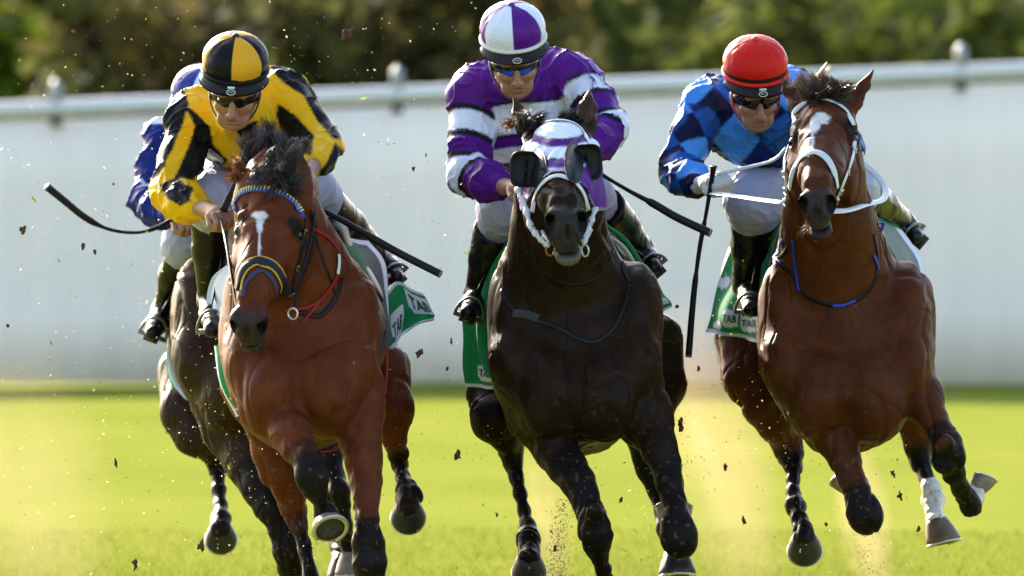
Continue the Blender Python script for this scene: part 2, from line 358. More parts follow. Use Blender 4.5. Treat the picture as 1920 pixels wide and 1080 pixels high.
# ------------------------------------------------------------------ horses
def frame(pitch, yaw, roll):                                        # rows: X side, A down the face, N out of the face
    p = R(pitch); A = np.array([0, -math.sin(p), -math.cos(p)]); N = np.array([0, -math.cos(p), math.sin(p)]); X = np.array([1., 0, 0])
    M = (Matrix.Rotation(R(roll), 3, 'Y') @ Matrix.Rotation(R(yaw), 3, 'Z')); M = np.array(M)
    return M @ X, M @ A, M @ N
def horse_head(s, o, fr, sc=1.0, ear=(0, 0), mouth=0.0, nostril=1.0, mz=1.0, el=1.0):
    X, A, N = fr; L = lambda x, a, n: o + sc * (x * X + a * A + n * N)
    Mx = np.stack([X, A, N]); c = lambda p, q, a, b, k=.02, op=1, sq=None: s.cone(L(*p), L(*q), a * sc, b * sc, k * sc, op, sq)
    e = lambda p, r, k=.02, op=1, M=Mx: s.ell(L(*p), np.array(r) * sc, M, k * sc, op)
    e((0, -.05, -.095), (.098, .16, .105), .03)                      # brain case and forehead
    c((0, -.02, -.085), (0, .20, -.070), .092, .074, .03)            # face
    c((0, .20, -.070), (0, .34, -.062), .072, .056 * mz, .03)
    for q in (-1, 1): c((q * .022, .03, -.026), (q * .019, .31, -.022), .032, .024, .02)   # broad flat nasal bones
    for q in (-1, 1):
        c((q * .083, -.03, -.05), (q * .060, .03, -.03), .030, .024, .018)   # brow ridge and orbit
        e((q * .092, .005, -.075), (.026, .034, .030), .014)
        e((q * .104, .010, -.072), (.016, .021, .019), .006, -1)     # socket
        e((q * .074, .03, -.18), (.050, .14, .10), .035)            # cheek
        c((q * .072, .06, -.095), (q * .052, .20, -.075), .016, .012, .014)  # facial crest
        e((q * .080, -.075, -.045), (.022, .04, .02), .015, -1)      # hollow over the eye
        # nostrils: raised rim round a deep opening
        e((q * .040 * mz, .385, -.052), (.036 * mz, .046, .040), .016)
        e((q * .048 * mz, .405, -.050), (.018 * nostril, .034, .026 * nostril), .010, -1)
        e((q * .045 * mz, .375, -.046), (.013 * nostril, .028, .015 * nostril), .008, -1)
    c((0, .00, -.20), (0, .31, -.135), .062, .036, .04)              # lower jaw
    e((0, .375, -.075), (.052 * mz, .055, .050), .025)                    # muzzle
    e((0, .405, -.105), (.046 * mz, .034, .038), .018)                    # upper lip
    e((0, .385, -.150 - mouth), (.040, .050, .030), .03)            # lower lip and chin
    e((0, .350, -.165 - mouth), (.034, .050, .030), .03)
    e((0, .425, -.132 - mouth * .6), (.055, .040, .004 + mouth * .3), .005, -1)    # mouth line
    e((0, .43, -.06), (.006, .02, .03), .01, -1)
    for q, tilt in zip((-1, 1), ear):                                 # ears: hollow leaves standing on the poll
        b = np.array([q * .066, -.155, -.075]); up = nrm(np.array([q * (.28 + tilt), -.95, .25])); 
        g = lambda t, w=0, n=0: b + up * t * el + np.array([q * w, 0, n])
        c(g(-.03), g(.05), .040, .036, .03, 1, (A * .2 + N, .8)); c(g(.04), g(.12, -.004), .037, .028, .012, 1, (N, .6)); c(g(.12, -.004), g(.20, -.016), .028, .006, .008, 1, (N, .7))
        c(g(.05, 0, .032), g(.125, 0, .026), .022, .018, .006, -1); c(g(.125, 0, .026), g(.175, -.012, .016), .017, .005, .004, -1)
    return L
def hoof(p, name, ax, toe, r, parent, col, shoe=True, hgt=.075):
    if np.array(ax)[1] < -.6 or r < .045: hgt = .046    # ax: from the pastern out through the sole; toe: forwards
    ax = nrm(ax); toe = nrm(np.array(toe) - np.dot(toe, ax) * ax); sd = np.cross(ax, toe); m = MB(); V = []; n = 28
    prof = [(.60, -.014), (.68, 0), (.84, hgt * .35), (.95, hgt * .72), (1.0, hgt), (.93, hgt + .002), (.80, hgt - .006), (.3, hgt - .012), (.02, hgt - .013)]
    for rr, z in prof:
        for j in range(n):
            a = 2 * math.pi * j / n; q = r * rr * (1 - .10 * (math.cos(a) < -.6)); V.append(p + ax * (z - .018 * math.cos(a) * (z < hgt * .9) * 0) + q * (math.cos(a) * toe * 1.05 + math.sin(a) * sd) + toe * z * .25)
    F = [(i * n + j, i * n + (j + 1) % n, (i + 1) * n + (j + 1) % n, (i + 1) * n + j) for i in range(len(prof) - 1) for j in range(n)] + [tuple(range(n))[::-1], tuple(range((len(prof) - 1) * n, len(prof) * n))]
    m.add(V, F); o = m.build('hoof', col, parent)
    sm = MB(); sm.lathe(p + ax * (hgt - .004) + toe * hgt * .25, ax, [(.0001, -.004), (r * .82, -.004), (r * .86, .0035), (r * .5, .001), (.0001, -.001)], 24); sm.build('sole', mat('hoof_sole', (.035, .028, .02), .9, noise_amt=.5, nscale=60), o)
    if shoe:
        P = [p + ax * (hgt + .003) + toe * hgt * .25 + r * .90 * (math.cos(a) * toe * 1.05 + math.sin(a) * sd) for a in np.linspace(-2.55, 2.55, 26)]
        MB().tube(P, .0085, 8, nor=[ax] * 26, flat=.5).build('shoe', mat('shoe_alloy', (.5, .5, .5), .3, metal=.9), o)
    return o

FUR = lambda nm: mat(nm, rough=.50, rvar=.10, attr=True, noise_amt=.22, nscale=16, bump=.55, bscale=150, bst=(1.6, 1, .35), bdist=.003, spec=.08)
def build_horse(H):
    OFF[0] = H['off']; t = thing('race_horse', H['label'], 'horse', 'racehorses galloping towards the camera')
    s = Solid(.0065)
    cx, cy = H['chest']; rx, ry = H['rump']; u = S(.5)
    def ell(px, py, d, a, b, rd, tilt=0, k=.05, op=1):
        c, sn = math.cos(R(tilt)), math.sin(R(tilt)); M = [(c, 0, sn), (0, 1, 0), (-sn, 0, c)]
        s.ell(W(px, py, d), (a * u, rd, b * u), M, k, op)
    for e in [(0, 0, .50, 145, 180, .40), (0, -20, 1.0, 150, 168, .55)]:
        f = (e[2] - .5) * .9; ell(cx + (rx - cx) * f, cy + e[1], *e[2:], k=.1)
    ell(rx, ry, 1.65, 135, 140, .42, k=.1)
    ell(cx + (rx - cx) * .3, cy - 165, .85, 50, 85, .38, k=.12)      # withers
    for q in (-1, 1):
        a, b, c_, e = H.get('sh', (0, 0, 0, 0)); dx, dy = (a, b) if q < 0 else (c_, e)
        ell(cx + q * 98 + dx, cy - 10 + dy, .36, 66, 150, .22, q * -7, k=.06)     # shoulder
        ell(cx + q * 112 + dx, cy + 40 + dy, .20, 50, 72, .13, q * -10, k=.05)     # point of the shoulder
        ell(cx + q * 50, cy + 92, .13, 62, 86, .15, q * 14, k=.045)                # breast muscle
        ell(cx + q * 120 + dx, cy - 50 + dy, .30, 20, 80, .12, q * -12, k=.04)
    ell(cx, cy + 125, .45, 95, 75, .34, k=.08)
    for ch in H.get('bulge', []): ell(*ch)
    # neck
    nk = [(W(*p[:3]), p[3] * u) for p in H['neck']]; s.chain(nk, .07)
    (n0, r0), (n1, r1) = nk[0], nk[-2]
    s.cone(n0 + np.array([-.06, -r0 * .55, -.02]), n1 + np.array([-.05, -r1 * .5, 0]), .05, .035, .05); s.cone(n0 + np.array([.06, -r0 * .55, -.02]), n1 + np.array([.05, -r1 * .5, 0]), .05, .035, .05)
    # legs
    for lg in H['legs']:
        s.chain([(W(*p[:3]), p[3] * u) for p in lg], .022)
        for (p, q) in zip(lg[:-1], lg[1:]):                           # tendons down the back of the cannon
            if p[3] < 19 and q[3] < 19:
                s.cone(W(*p[:3]) + np.array([0, .020, 0]), W(*q[:3]) + np.array([0, .020, 0]), p[3] * u * .6, q[3] * u * .6, .008)
    for lg, ki in zip(H['legs'], H['knees']):
        if ki is None: continue
        p, q_ = W(*lg[ki][:3]), W(*lg[ki + 1][:3]); ax = nrm(q_ - p); r = lg[ki][3] * u
        for q in (-1, 1): s.ell(p + np.array([q * r * .55, -r * .25, 0]), (r * .50, r * .5, r * .7), None, .02)
        s.cone(p - ax * r * 1.6 + np.array([0, -r * .1, 0]), p - ax * r * .8, r * .62, r * .75, .012)
    fr = frame(*H['head_rot']); ho = W(*H['head']); hs = H.get('hs', 1.0)
    Lh = horse_head(s, ho, fr, hs, H.get('ear', (0, 0)), H.get('mouth', 0), H.get('nostril', 1), H.get('mz', .85), H.get('el', 1))
    jw = Lh(0, -.06, -.12); s.cone(W(*H['neck'][-1][:3]), jw, H['neck'][-1][3] * u, .085 * hs, .06)
    def disp(V, Nn):
        d = .0055 * fbm(V * [1, .5, .5], 10, 5, 3) - .008 * (np.clip(1 - np.abs(noise(V * [1.0, .7, .42] + fbm(V, 4, 19, 2)[:, None] * .05, 7, 14)) - .86, 0, 1) / .14) ** 1.5 - .0035 * (np.clip(1 - np.abs(noise(V * [1.0, .7, .35] + fbm(V, 6, 29, 2)[:, None] * .04, 15, 24)) - .88, 0, 1) / .12)                    # long, soft muscle relief
        r = 1 - np.abs(noise(V * [1.0, .6, .45] + fbm(V, 6, 9, 2)[:, None] * .02, 17, 4)); d += .0030 * np.clip(r - .86, 0, 1) * 7 * (V[:, 2] < ho[2] - .35)   # raised veins
        return d
    V, Q = s.mesh(disp)
    X, A, N = fr; loc = (V - ho) / hs; hx, ha, hn = loc @ X, loc @ A, loc @ N
    inhead = (ha > -.2) & (ha < .5) & (np.abs(hx) < .14) & (hn > -.23) & (hn < .12)
    px, py = proj(V); base = np.array(H['col']); C = np.tile(base, (len(V), 1)); n1_ = fbm(V, 9, 31, 3)
    C *= (1 + .12 * n1_)[:, None]
    def mix(m, col): 
        nonlocal C; m = np.clip(m, 0, 1)[:, None]; C = C * (1 - m) + np.array(col) * m
    dark = np.array([.009, .0065, .0055])
    for lg, dk in zip(H['legs'], H['dark']):                          # black points: from this joint down
        for i in range(len(lg) - 1):
            p, q = W(*lg[i][:3]), W(*lg[i + 1][:3]); d = q - p; L2 = d.dot(d); tt = np.clip((V - p) @ d / L2, 0, 1); dist = np.linalg.norm(V - p - tt[:, None] * d, axis=1)
            rr = (lg[i][3] + tt * (lg[i + 1][3] - lg[i][3])) * u * 1.35 + .022; f = np.clip((rr - dist) / .01, 0, 1) * np.clip((i + tt - dk + .45 + .30 * n1_) / 1.0, 0, 1)
            if dk < 9: mix(f * .93, dark)
    for lg, a0 in H.get('socks', []):
        for i in range(int(a0), len(lg) - 1):
            p, q = W(*lg[i][:3]), W(*lg[i + 1][:3]); d = q - p; L2 = d.dot(d); tt = (V - p) @ d / L2; tc = np.clip(tt, 0, 1); dist = np.linalg.norm(V - p - tc[:, None] * d, axis=1)
            mix(np.clip((lg[i][3] * u * 1.5 + .02 - dist) / .01, 0, 1) * ((i + tt + .06 * n1_) > a0), (.62, .56, .47))
    muz = np.clip((ha - .33 + .02 * n1_) / .05, 0, 1) * inhead
    mix(muz * .9, H.get('muzzle', (.03, .024, .022)))
    mix(inhead * np.clip(1 - np.hypot((np.abs(hx) - .095) / .035, (ha - .005) / .04), 0, 1) * 2.2, (.010, .007, .006))   # dark skin round the eyes
    for q in (-1, 1):
        dd = np.sqrt(((hx - q * .050) / .020) ** 2 + ((ha - .392) / .034) ** 2 + ((hn + .055) / .030) ** 2); mix(inhead * np.clip((1.25 - dd) * 3, 0, 1) * .95, (.004, .003, .003))  # shade inside the nostrils painted in as near black
    earm = (ha < -.20) & (np.abs(hx) > .04) & (np.abs(hx) < .2) & (ha > -.42) & (hn > -.3); mix(earm * (H is H2) * .9, (.050, .022, .010))
    if H is H2: mix(inhead * np.clip(1 - np.hypot(hx / .055, (ha - .20) / .12), 0, 1) * 1.3 * (hn > -.08), (.040, .015, .007))
    if H is H2: mix(inhead * (ha > .34) * np.clip((-.135 - hn) / .012, 0, 1) * .8, (.14, .125, .12))  # highlight on the lower lip, painted in as light grey
    if 'blaze' in H:
        for (x, y, rx_, ry_) in H['blaze']:
            f = 1 - np.hypot((px - x) / rx_, (py - y) / ry_); mix(inhead * (hn > -.09) * np.clip((f + .25 * fbm(V, 60, 71, 2)) * 3, 0, 1), (.60, .57, .54))
    sp = noise(V, 85, 91); mix((sp > .66) * np.clip((.95 - V[:, 2]) / .5, 0, 1) * .7, (.10, .070, .042)); mix((noise(V, 60, 95) > .72) * np.clip((1.05 - V[:, 2]) / .6, 0, 1) * .5, (.03, .018, .010))
    if 'paint' in H: C = H['paint'](C, px, py, hx, ha, hn, inhead, V)
    body = mesh_np('body', V, Q, mat('sleek_coat', rough=.40, rvar=.10, attr=True, noise_amt=.25, nscale=16, bump=.55, bscale=150, bst=(1.6, 1, .35), bdist=.003, spec=.06) if H is H2 else FUR('horse_coat'), t, col=C)
    bvh = BVHTree.FromPolygons([Vector(v) for v in V.tolist()], Q.tolist())
    H.update(t=t, bvh=bvh, L=Lh, fr=fr, body=body)
    em = mat('eye_dark', (.006, .003, .002), .08, spec=.5)
    for q in (-1, 1):
        m = MB(); m.lathe(Lh(q * .094, .008, -.072), X * q, [(.0001, -.021), (.012, -.017), (.020, -.006), (.0205, 0), (.018, .009), (.010, .017), (.0001, .0205)], 18); m.build('eye', em, t)
    for (lg, ax, toe, r, cn) in H['hooves']:
        p = lg[-1]; hoof(W(*p[:3]), 'hoof', ax, toe, r, t, mat('hoof_' + cn, {'dark': (.022, .019, .017), 'pale': (.20, .155, .11), 'brown': (.13, .085, .05)}[cn], .45, noise_amt=.35, nscale=18, bump=.3, bscale=50, spec=.25), hgt=.072 if ax[1] < .5 or ax[2] > 0 else .056)
    return H

# each leg: (photo x, photo y, metres behind, radius in photo pixels)
def mk(o, **k): k['off'] = o; return k
H1 = mk(-.35, label='bright bay racehorse with a small white star and a blue and yellow browband', chest=(560, 645), rump=(596, 640), col=(.100, .0225, .0065),
    neck=[(568, 590, .42, 122), (545, 500, .28, 96), (522, 420, .20, 76), (512, 370, .16, 64)], head=(500, 408, -.03), head_rot=(38, -9, 4), hs=.99, el=.78, ear=(-.22, -.22), nostril=.9, sh=(22, 0, -16, 12))
a = [(512, 715, .25, 54), (516, 740, .2, 46), (530, 775, .1, 43), (544, 812, 0, 36), (560, 842, -.05, 31), (578, 868, -.1, 28), (585, 892, -.12, 29), (587, 912, -.12, 24), (594, 930, -.10, 16), (603, 946, -.06, 15), (609, 962, -.04, 21), (612, 978, -.05, 20)]
b = [(668, 720, .25, 54), (672, 770, .22, 48), (677, 825, .15, 40), (682, 862, .1, 35), (686, 900, .08, 29), (688, 937, .05, 24), (689, 975, .02, 22), (691, 1015, 0, 28), (694, 1055, 0, 31), (696, 1085, .02, 24), (698, 1120, .05, 16), (700, 1180, .1, 16), (701, 1205, .1, 20)]
c = [(470, 720, 1.4, 60), (500, 790, 1.35, 46), (511, 845, 1.35, 39), (525, 885, 1.35, 38), (541, 920, 1.38, 33), (548, 955, 1.4, 26), (558, 985, 1.38, 17), (570, 1025, 1.35, 13), (582, 1080, 1.3, 15), (590, 1120, 1.25, 22), (596, 1150, 1.2, 20)]
d = [(712, 690, 1.5, 60), (733, 775, 1.35, 42), (741, 822, 1.35, 25), (744, 848, 1.42, 19), (749, 872, 1.48, 13), (755, 896, 1.4, 12), (762, 916, 1.3, 18), (767, 932, 1.24, 23), (765, 950, 1.18, 21)]
H1.update(legs=[a, b, c, d], dark=[5.0, 6.3, 6.0, 2.6], knees=[6, 7, None, None], blaze=[(488, 404, 17, 9), (487, 418, 8, 20), (487, 455, 2.6, 46)],
    hooves=[(a, (.22, -.72, -.66), (.3, -.65, .7), .060, 'pale'), (b, (.05, -.3, -1), (0, -1, 0), .062, 'dark'), (c, (.1, -.4, -1), (0, -1, 0), .06, 'dark'), (d, (0, .88, -.47), (0, -.47, -.88), .058, 'dark')])
H2 = mk(0, label='nearly black racehorse in a purple and white hood with blinker cups, in the middle', chest=(1079, 650), rump=(1078, 610), col=(.0165, .0082, .0040),
    neck=[(1060, 590, .42, 118), (1052, 500, .28, 98), (1047, 420, .18, 82), (1044, 340, .12, 68)], head=(1050, 264, 0), head_rot=(61, 1, -3), hs=1.12, ear=(.12, -.02), mouth=.004, nostril=1.4)
a = [(985, 715, .25, 60), (1010, 780, .22, 56), (1040, 840, .15, 40), (1063, 875, .1, 34), (1083, 904, .05, 29), (1096, 930, .02, 25), (1105, 952, 0, 23), (1111, 972, -.02, 26), (1117, 998, -.02, 30), (1119, 1018, 0, 26), (1123, 1042, .03, 17), (1132, 1068, .08, 13.5), (1144, 1110, .12, 14), (1150, 1150, .15, 21)]
b = [(1182, 715, .25, 60), (1208, 785, .2, 54), (1236, 840, .12, 33), (1249, 870, .1, 27), (1255, 905, .06, 24), (1262, 938, .04, 20), (1268, 968, .0, 23), (1274, 998, -.02, 29), (1276, 1016, -.02, 30), (1272, 1000, .2, 18), (1267, 990, .4, 16), (1264, 988, .5, 22)]
c = [(935, 670, 1.55, 62), (923, 740, 1.4, 46), (927, 788, 1.3, 44), (948, 818, 1.33, 30), (959, 845, 1.4, 25), (964, 868, 1.4, 18), (970, 895, 1.36, 14), (976, 926, 1.32, 12.5), (982, 958, 1.28, 12.5), (987, 986, 1.22, 15), (990, 1012, 1.15, 22), (992, 1036, 1.1, 18), (992, 1048, 1.05, 21)]
d = [(1225, 640, 1.55, 58), (1234, 720, 1.45, 50), (1205, 815, 1.4, 36), (1207, 850, 1.42, 25), (1214, 880, 1.42, 22), (1230, 920, 1.4, 15), (1242, 960, 1.35, 13), (1250, 992, 1.3, 19), (1260, 1022, 1.25, 17), (1268, 1042, 1.2, 21)]
H2.update(legs=[a, b, c, d], dark=[3, 3, 2, 2], knees=[8, 7, None, None],
    hooves=[(a, (.05, -.3, -1), (0, -1, 0), .06, 'dark'), (b, (0, .35, .9), (0, .9, -.2), .062, 'pale'), (c, (0, .8, -.6), (0, -.6, -.8), .058, 'dark'), (d, (.05, -.25, -1), (0, -1, 0), .064, 'dark')])
H3 = mk(.3, label='dark bay racehorse with a white blotch on its forehead and white noseband, on the right', chest=(1588, 650), rump=(1543, 600), col=(.068, .0175, .0046),
    neck=[(1580, 580, .42, 112), (1562, 490, .28, 96), (1553, 410, .18, 80), (1546, 320, .10, 66)], head=(1540, 228, 0), head_rot=(55, -7, -3), ear=(.30, .32), mouth=.010, nostril=1.3)
a = [(1525, 760, .25, 56), (1548, 805, .2, 46), (1570, 833, .12, 36), (1584, 866, .08, 27), (1597, 898, .05, 22), (1609, 928, .02, 24), (1619, 955, 0, 29), (1623, 971, 0, 29), (1618, 958, .2, 17), (1604, 935, .42, 16), (1596, 918, .5, 20)]
b = [(1690, 690, .25, 58), (1728, 745, .2, 44), (1750, 785, .14, 27), (1763, 810, .1, 24), (1775, 833, .08, 27), (1780, 858, .08, 28), (1789, 886, .14, 20), (1800, 914, .22, 14), (1811, 934, .28, 18), (1819, 948, .3, 20), (1828, 934, .34, 14), (1832, 920, .36, 16)]
c = [(1398, 640, 1.55, 64), (1408, 710, 1.45, 56), (1426, 756, 1.4, 38), (1452, 793, 1.42, 33), (1474, 822, 1.5, 30), (1483, 850, 1.5, 26), (1488, 874, 1.46, 17), (1488, 898, 1.42, 12.5), (1490, 924, 1.36, 13.5), (1494, 948, 1.3, 21), (1501, 972, 1.24, 15), (1506, 994, 1.2, 19), (1508, 1010, 1.16, 20)]
d = [(1690, 690, 1.5, 52), (1712, 765, 1.4, 32), (1718, 805, 1.44, 28), (1722, 838, 1.46, 25), (1727, 868, 1.44, 19), (1738, 897, 1.38, 12.5), (1746, 918, 1.32, 18), (1749, 936, 1.3, 22), (1752, 960, 1.25, 15.5), (1758, 980, 1.2, 22)]
H3['bulge'] = [(1428, 560, 1.65, 84, 150, .34), (1662, 590, 1.6, 80, 140, .32)]
H3.update(legs=[a, b, c, d], dark=[5.2, 3.6, 5.2, 3.0], socks=[(d, 5.6), (b, 9.3), (a, 8.3)], knees=[None, 5, None, None], blaze=[(1540, 222, 20, 14), (1528, 236, 11, 16), (1523, 262, 4, 30)],
    hooves=[(a, (-.35, .5, .75), (-.9, 0, -.3), .042, 'pale'), (b, (.28, .3, .9), (1, 0, -.2), .041, 'pale'), (c, (.05, .84, -.54), (0, -.54, -.84), .059, 'dark'), (d, (.22, -.15, -.95), (.3, -1, 0), .060, 'brown')])
H4 = mk(1.9, label='brown racehorse mostly hidden behind the bright bay one at far left', chest=(486, 640), rump=(440, 650), col=(.034, .0175, .009),
    neck=[(500, 590, .42, 112), (505, 510, .28, 92), (508, 440, .2, 76), (508, 390, .15, 62)], head=(506, 400, 0), head_rot=(48, 0, 0), sh=(0, 0, 0, 0))
a = [(400, 715, .25, 58), (440, 800, .2, 60), (470, 860, .12, 50), (492, 910, .05, 38), (512, 952, 0, 30), (530, 995, 0, 23), (537, 1030, 0, 24), (545, 1065, .05, 20), (552, 1100, .1, 15), (558, 1150, .1, 20)]
b = [(560, 715, .25, 58), (600, 790, .2, 46), (620, 850, .1, 24), (629, 895, .05, 17), (637, 922, 0, 18), (642, 950, 0, 14), (646, 985, 0, 12), (653, 1028, .08, 14), (657, 1045, .05, 16)]
c = [(358, 700, 1.5, 66), (352, 770, 1.32, 50), (370, 815, 1.28, 42), (396, 845, 1.34, 24), (404, 864, 1.38, 17), (407, 888, 1.36, 13), (410, 920, 1.3, 10.5), (412, 948, 1.24, 11), (414, 974, 1.16, 17), (414, 992, 1.1, 21)]
d = [(520, 690, 1.5, 62), (560, 790, 1.35, 46), (590, 860, 1.4, 26), (618, 950, 1.4, 16), (636, 1020, 1.3, 16), (642, 1050, 1.2, 18)]
H4.update(legs=[a, b, c, d], dark=[2.6, 2.0, 3, 3], knees=[5, None, None, None],
    hooves=[(a, (0, -.3, -1), (0, -1, 0), .06, 'dark'), (b, (0, -.2, -1), (0, -1, 0), .055, 'pale'), (c, (0, .88, -.47), (0, -.47, -.88), .056, 'dark'), (d, (0, -.2, -1), (0, -1, 0), .055, 'dark')])
for H in (H1, H2, H3, H4): build_horse(H)
# ------------------------------------------------------------------ riders
def hand_prims(s, wr, kn, nor, sgn, g=0.0, sc=1.0):                 # a closed fist: palm, four bent fingers, thumb across
    a = nrm(kn - wr); n = nrm(nor - np.dot(nor, a) * a); sd = np.cross(a, n) * sgn; c = kn - a * .035 * sc
    s.ell(c, (.043 * sc + g, .019 * sc + g, .037 * sc + g), [a, n, sd], .014); s.cone(wr, c, .024 * sc + g, .024 * sc + g, .014)
    for i, L in enumerate((1.0, 1.1, 1.03, .85)):
        k = c + a * .034 * sc + sd * (i - 1.5) * .0195 * sc + n * .006; p1 = k + (a * .020 - n * .022) * L * sc; p2 = p1 + (-a * .014 - n * .020) * L * sc; p3 = p2 + (-a * .022 + n * .004) * L * sc
        s.chain([(k, .0108 * sc + g), (p1, .0100 * sc + g), (p2, .0092 * sc + g), (p3, .0082 * sc + g)], .0035)
    t0 = c - sd * .030 * sc - n * .006; t1 = t0 + (a * .026 - sd * .010 - n * .020) * sc; t2 = t1 + (a * .012 + sd * .022 - n * .012) * sc
    s.chain([(t0, .014 * sc + g), (t1, .0115 * sc + g), (t2, .0095 * sc + g)], .006)
    return c + a * .022 * sc - n * .026 * sc, sd
def face_prims(s, o, fr, neck):
    X, A, N = fr; L = lambda x, a, n: o + x * X + a * A + n * N; M = np.stack([X, A, N])
    e = lambda p, r, k=.012, op=1: s.ell(L(*p), r, M, k, op); c = lambda p, q, a, b, k=.01, op=1: s.cone(L(*p), L(*q), a, b, k, op)
    e((0, -.035, -.025), (.076, .105, .095)); e((0, .030, .010), (.060, .080, .068), .03)
    for q in (-1, 1):
        c((q * .050, .040, -.015), (q * .022, .096, .046), .021, .017, .02)
        e((q * .040, .030, .052), (.022, .016, .018), .02); e((q * .030, .002, .080), (.017, .012, .012), .010, -1)
        e((q * .077, .012, -.012), (.010, .030, .017), .01); e((q * .013, .046, .086), (.0095, .008, .011), .005); e((q * .0075, .053, .097), (.004, .004, .005), .003, -1)
        c((q * .024, .048, .076), (q * .034, .072, .064), .004, .004, .008, -1)             # fold beside the nose
        e((q * .034, .080, .048), (.018, .020, .016), .016)
    c((0, -.008, .078), (0, .044, .099), .0085, .0120, .010); c((-.036, -.020, .070), (.036, -.020, .070), .013, .013, .012)
    e((0, .101, .058), (.021, .016, .016), .016)
    c((-.020, .068, .0745), (.020, .068, .0745), .0055, .0055, .006); c((-.016, .0810, .0725), (.016, .0810, .0725), .0068, .0068, .006); e((0, .0745, .084), (.022, .0026, .010), .003, -1)
    c((0, .06, -.045), (0, .06, -.045), .05, .05, .02); s.cone(L(0, .06, -.04), neck, .052, .062, .03)
    return L
def helmet(J, L, fr, t):
    X, A, N = fr; up = -A; c0 = L(0, -.082, -.010); k = J.get('helm', 1.0)
    prof = [(.097, -.012), (.102, 0), (.106, .018), (.107, .036), (.102, .056), (.093, .073), (.079, .088), (.061, .100), (.040, .108), (.020, .1125), (.002, .114)]
    pr = catmull([(r, z) for r, z in prof], 40); n = 144; V = []; C = []
    for r, z in pr:
        for j in range(n):
            a = 2 * math.pi * j / n; seam = abs(math.sin(a * 3 + J['seam'] * 3)); rr = r * (1 + .012 * seam + .018 * math.sin(a * 22 + 3 * math.sin(a * 3)) * max(0, (z - .05) / .06) ** 1.5)
            V.append(c0 + k * (up * z + rr * (math.sin(a) * X + math.cos(a) * N * 1.08)))
            C.append(J['cap'](math.degrees(a) + 0.0, z))
    V = np.array(V); V += (up[None] * 0 + (V - c0 - up * .05) / .12) * (.0016 * fbm(V, 45, 3, 2))[:, None]
    I = np.arange(len(pr) * n).reshape(len(pr), n); Q = np.stack([I[:-1], np.roll(I, -1, 1)[:-1], np.roll(I, -1, 1)[1:], I[1:]], -1).reshape(-1, 4)
    silk = mat('cap_silk', rough=.42, attr=True, bump=.25, bscale=35, spec=.12, bdist=.003)
    h = mesh_np('helmet', V, Q, silk, t, col=np.array(C))
    mesh = MB(); mesh.lathe(c0 + up * .114 * k, up, [(.0001, -.004), (.012, -.004), (.013, .002), (.008, .007), (.0001, .008)], 14); mesh.build('button', mat('button_' + J['nm'], J['btn'], .4), h)
    P = [c0 + k * (up * -.006 + .106 * (math.sin(a) * X + math.cos(a) * N * 1.08)) for a in np.linspace(0, 2 * math.pi, 60)]
    MB().tube(P, .0075, 8, cap=False).build('band', mat('band_' + J['nm'], J['band'], .5, spec=.15), h)
    # inner shell and harness under the silk
    P1 = [(.100, -.030), (.102, -.012), (.098, .01)]
    m = MB(); V = []; 
    for r, z in P1:
        for j in range(48):
            a = 2 * math.pi * j / 48; V.append(c0 + up * z * 1.0 + r * (math.sin(a) * X + math.cos(a) * N * 1.12))
    m.add(V, [(i * 48 + j, i * 48 + (j + 1) % 48, (i + 1) * 48 + (j + 1) % 48, (i + 1) * 48 + j) for i in range(2) for j in range(48)]); m.build('shell', mat('shell_black', (.008, .007, .007), .4, spec=.2), h)
    # peak
    m = MB(); V = []; na, nr = 34, 8
    for s_ in (0, 1):
        for i in range(na):
            a = R(-76 + 152 * i / (na - 1)); w_ = max(0, math.cos(a * 1.02)) ** .6
            for j in range(nr):
                q = j / (nr - 1); r = .102 + .040 * q * w_; V.append(c0 + up * (-.008 - .016 * q * w_ - .006 * q * q - .003 * s_) + r * (math.sin(a) * X + math.cos(a) * N * 1.12))
    F = [(s_ * na * nr + i * nr + j, s_ * na * nr + i * nr + j + 1, s_ * na * nr + (i + 1) * nr + j + 1, s_ * na * nr + (i + 1) * nr + j) for s_ in (0, 1) for i in range(na - 1) for j in range(nr - 1)]
    F += [(i * nr + nr - 1, (i + 1) * nr + nr - 1, na * nr + (i + 1) * nr + nr - 1, na * nr + i * nr + nr - 1) for i in range(na - 1)]
    m.add(V, F); pk = m.build('peak', mat('peak_' + J['nm'], J.get('peak', (.014, .008, .005)), .25, spec=.3), h)
    ctr = c0 - up * .019 + N * (.134 * 1.12) + N * .004; pn = nrm(N * .8 + up * .5)
    tt = np.cross(X, pn); P = [ctr + .014 * math.cos(a) * X + .0085 * math.sin(a) * tt for a in np.linspace(0, 2 * math.pi, 28)]
    m = MB(); m.tube(P, .0014, 6, cap=False)
    m.tube([ctr + X * x * .001 + tt * y * .001 for x, y in ((-8, 2), (-3, -3), (1, 2), (5, -3), (8, 1))], .0012, 5)
    if J.get('tagrect'): m.box(ctr - tt * .0155, (.012, .0035, .001), np.stack([X, tt, pn]))
    m.build('badge', mat('badge_white', (.6, .6, .55), .4), pk)
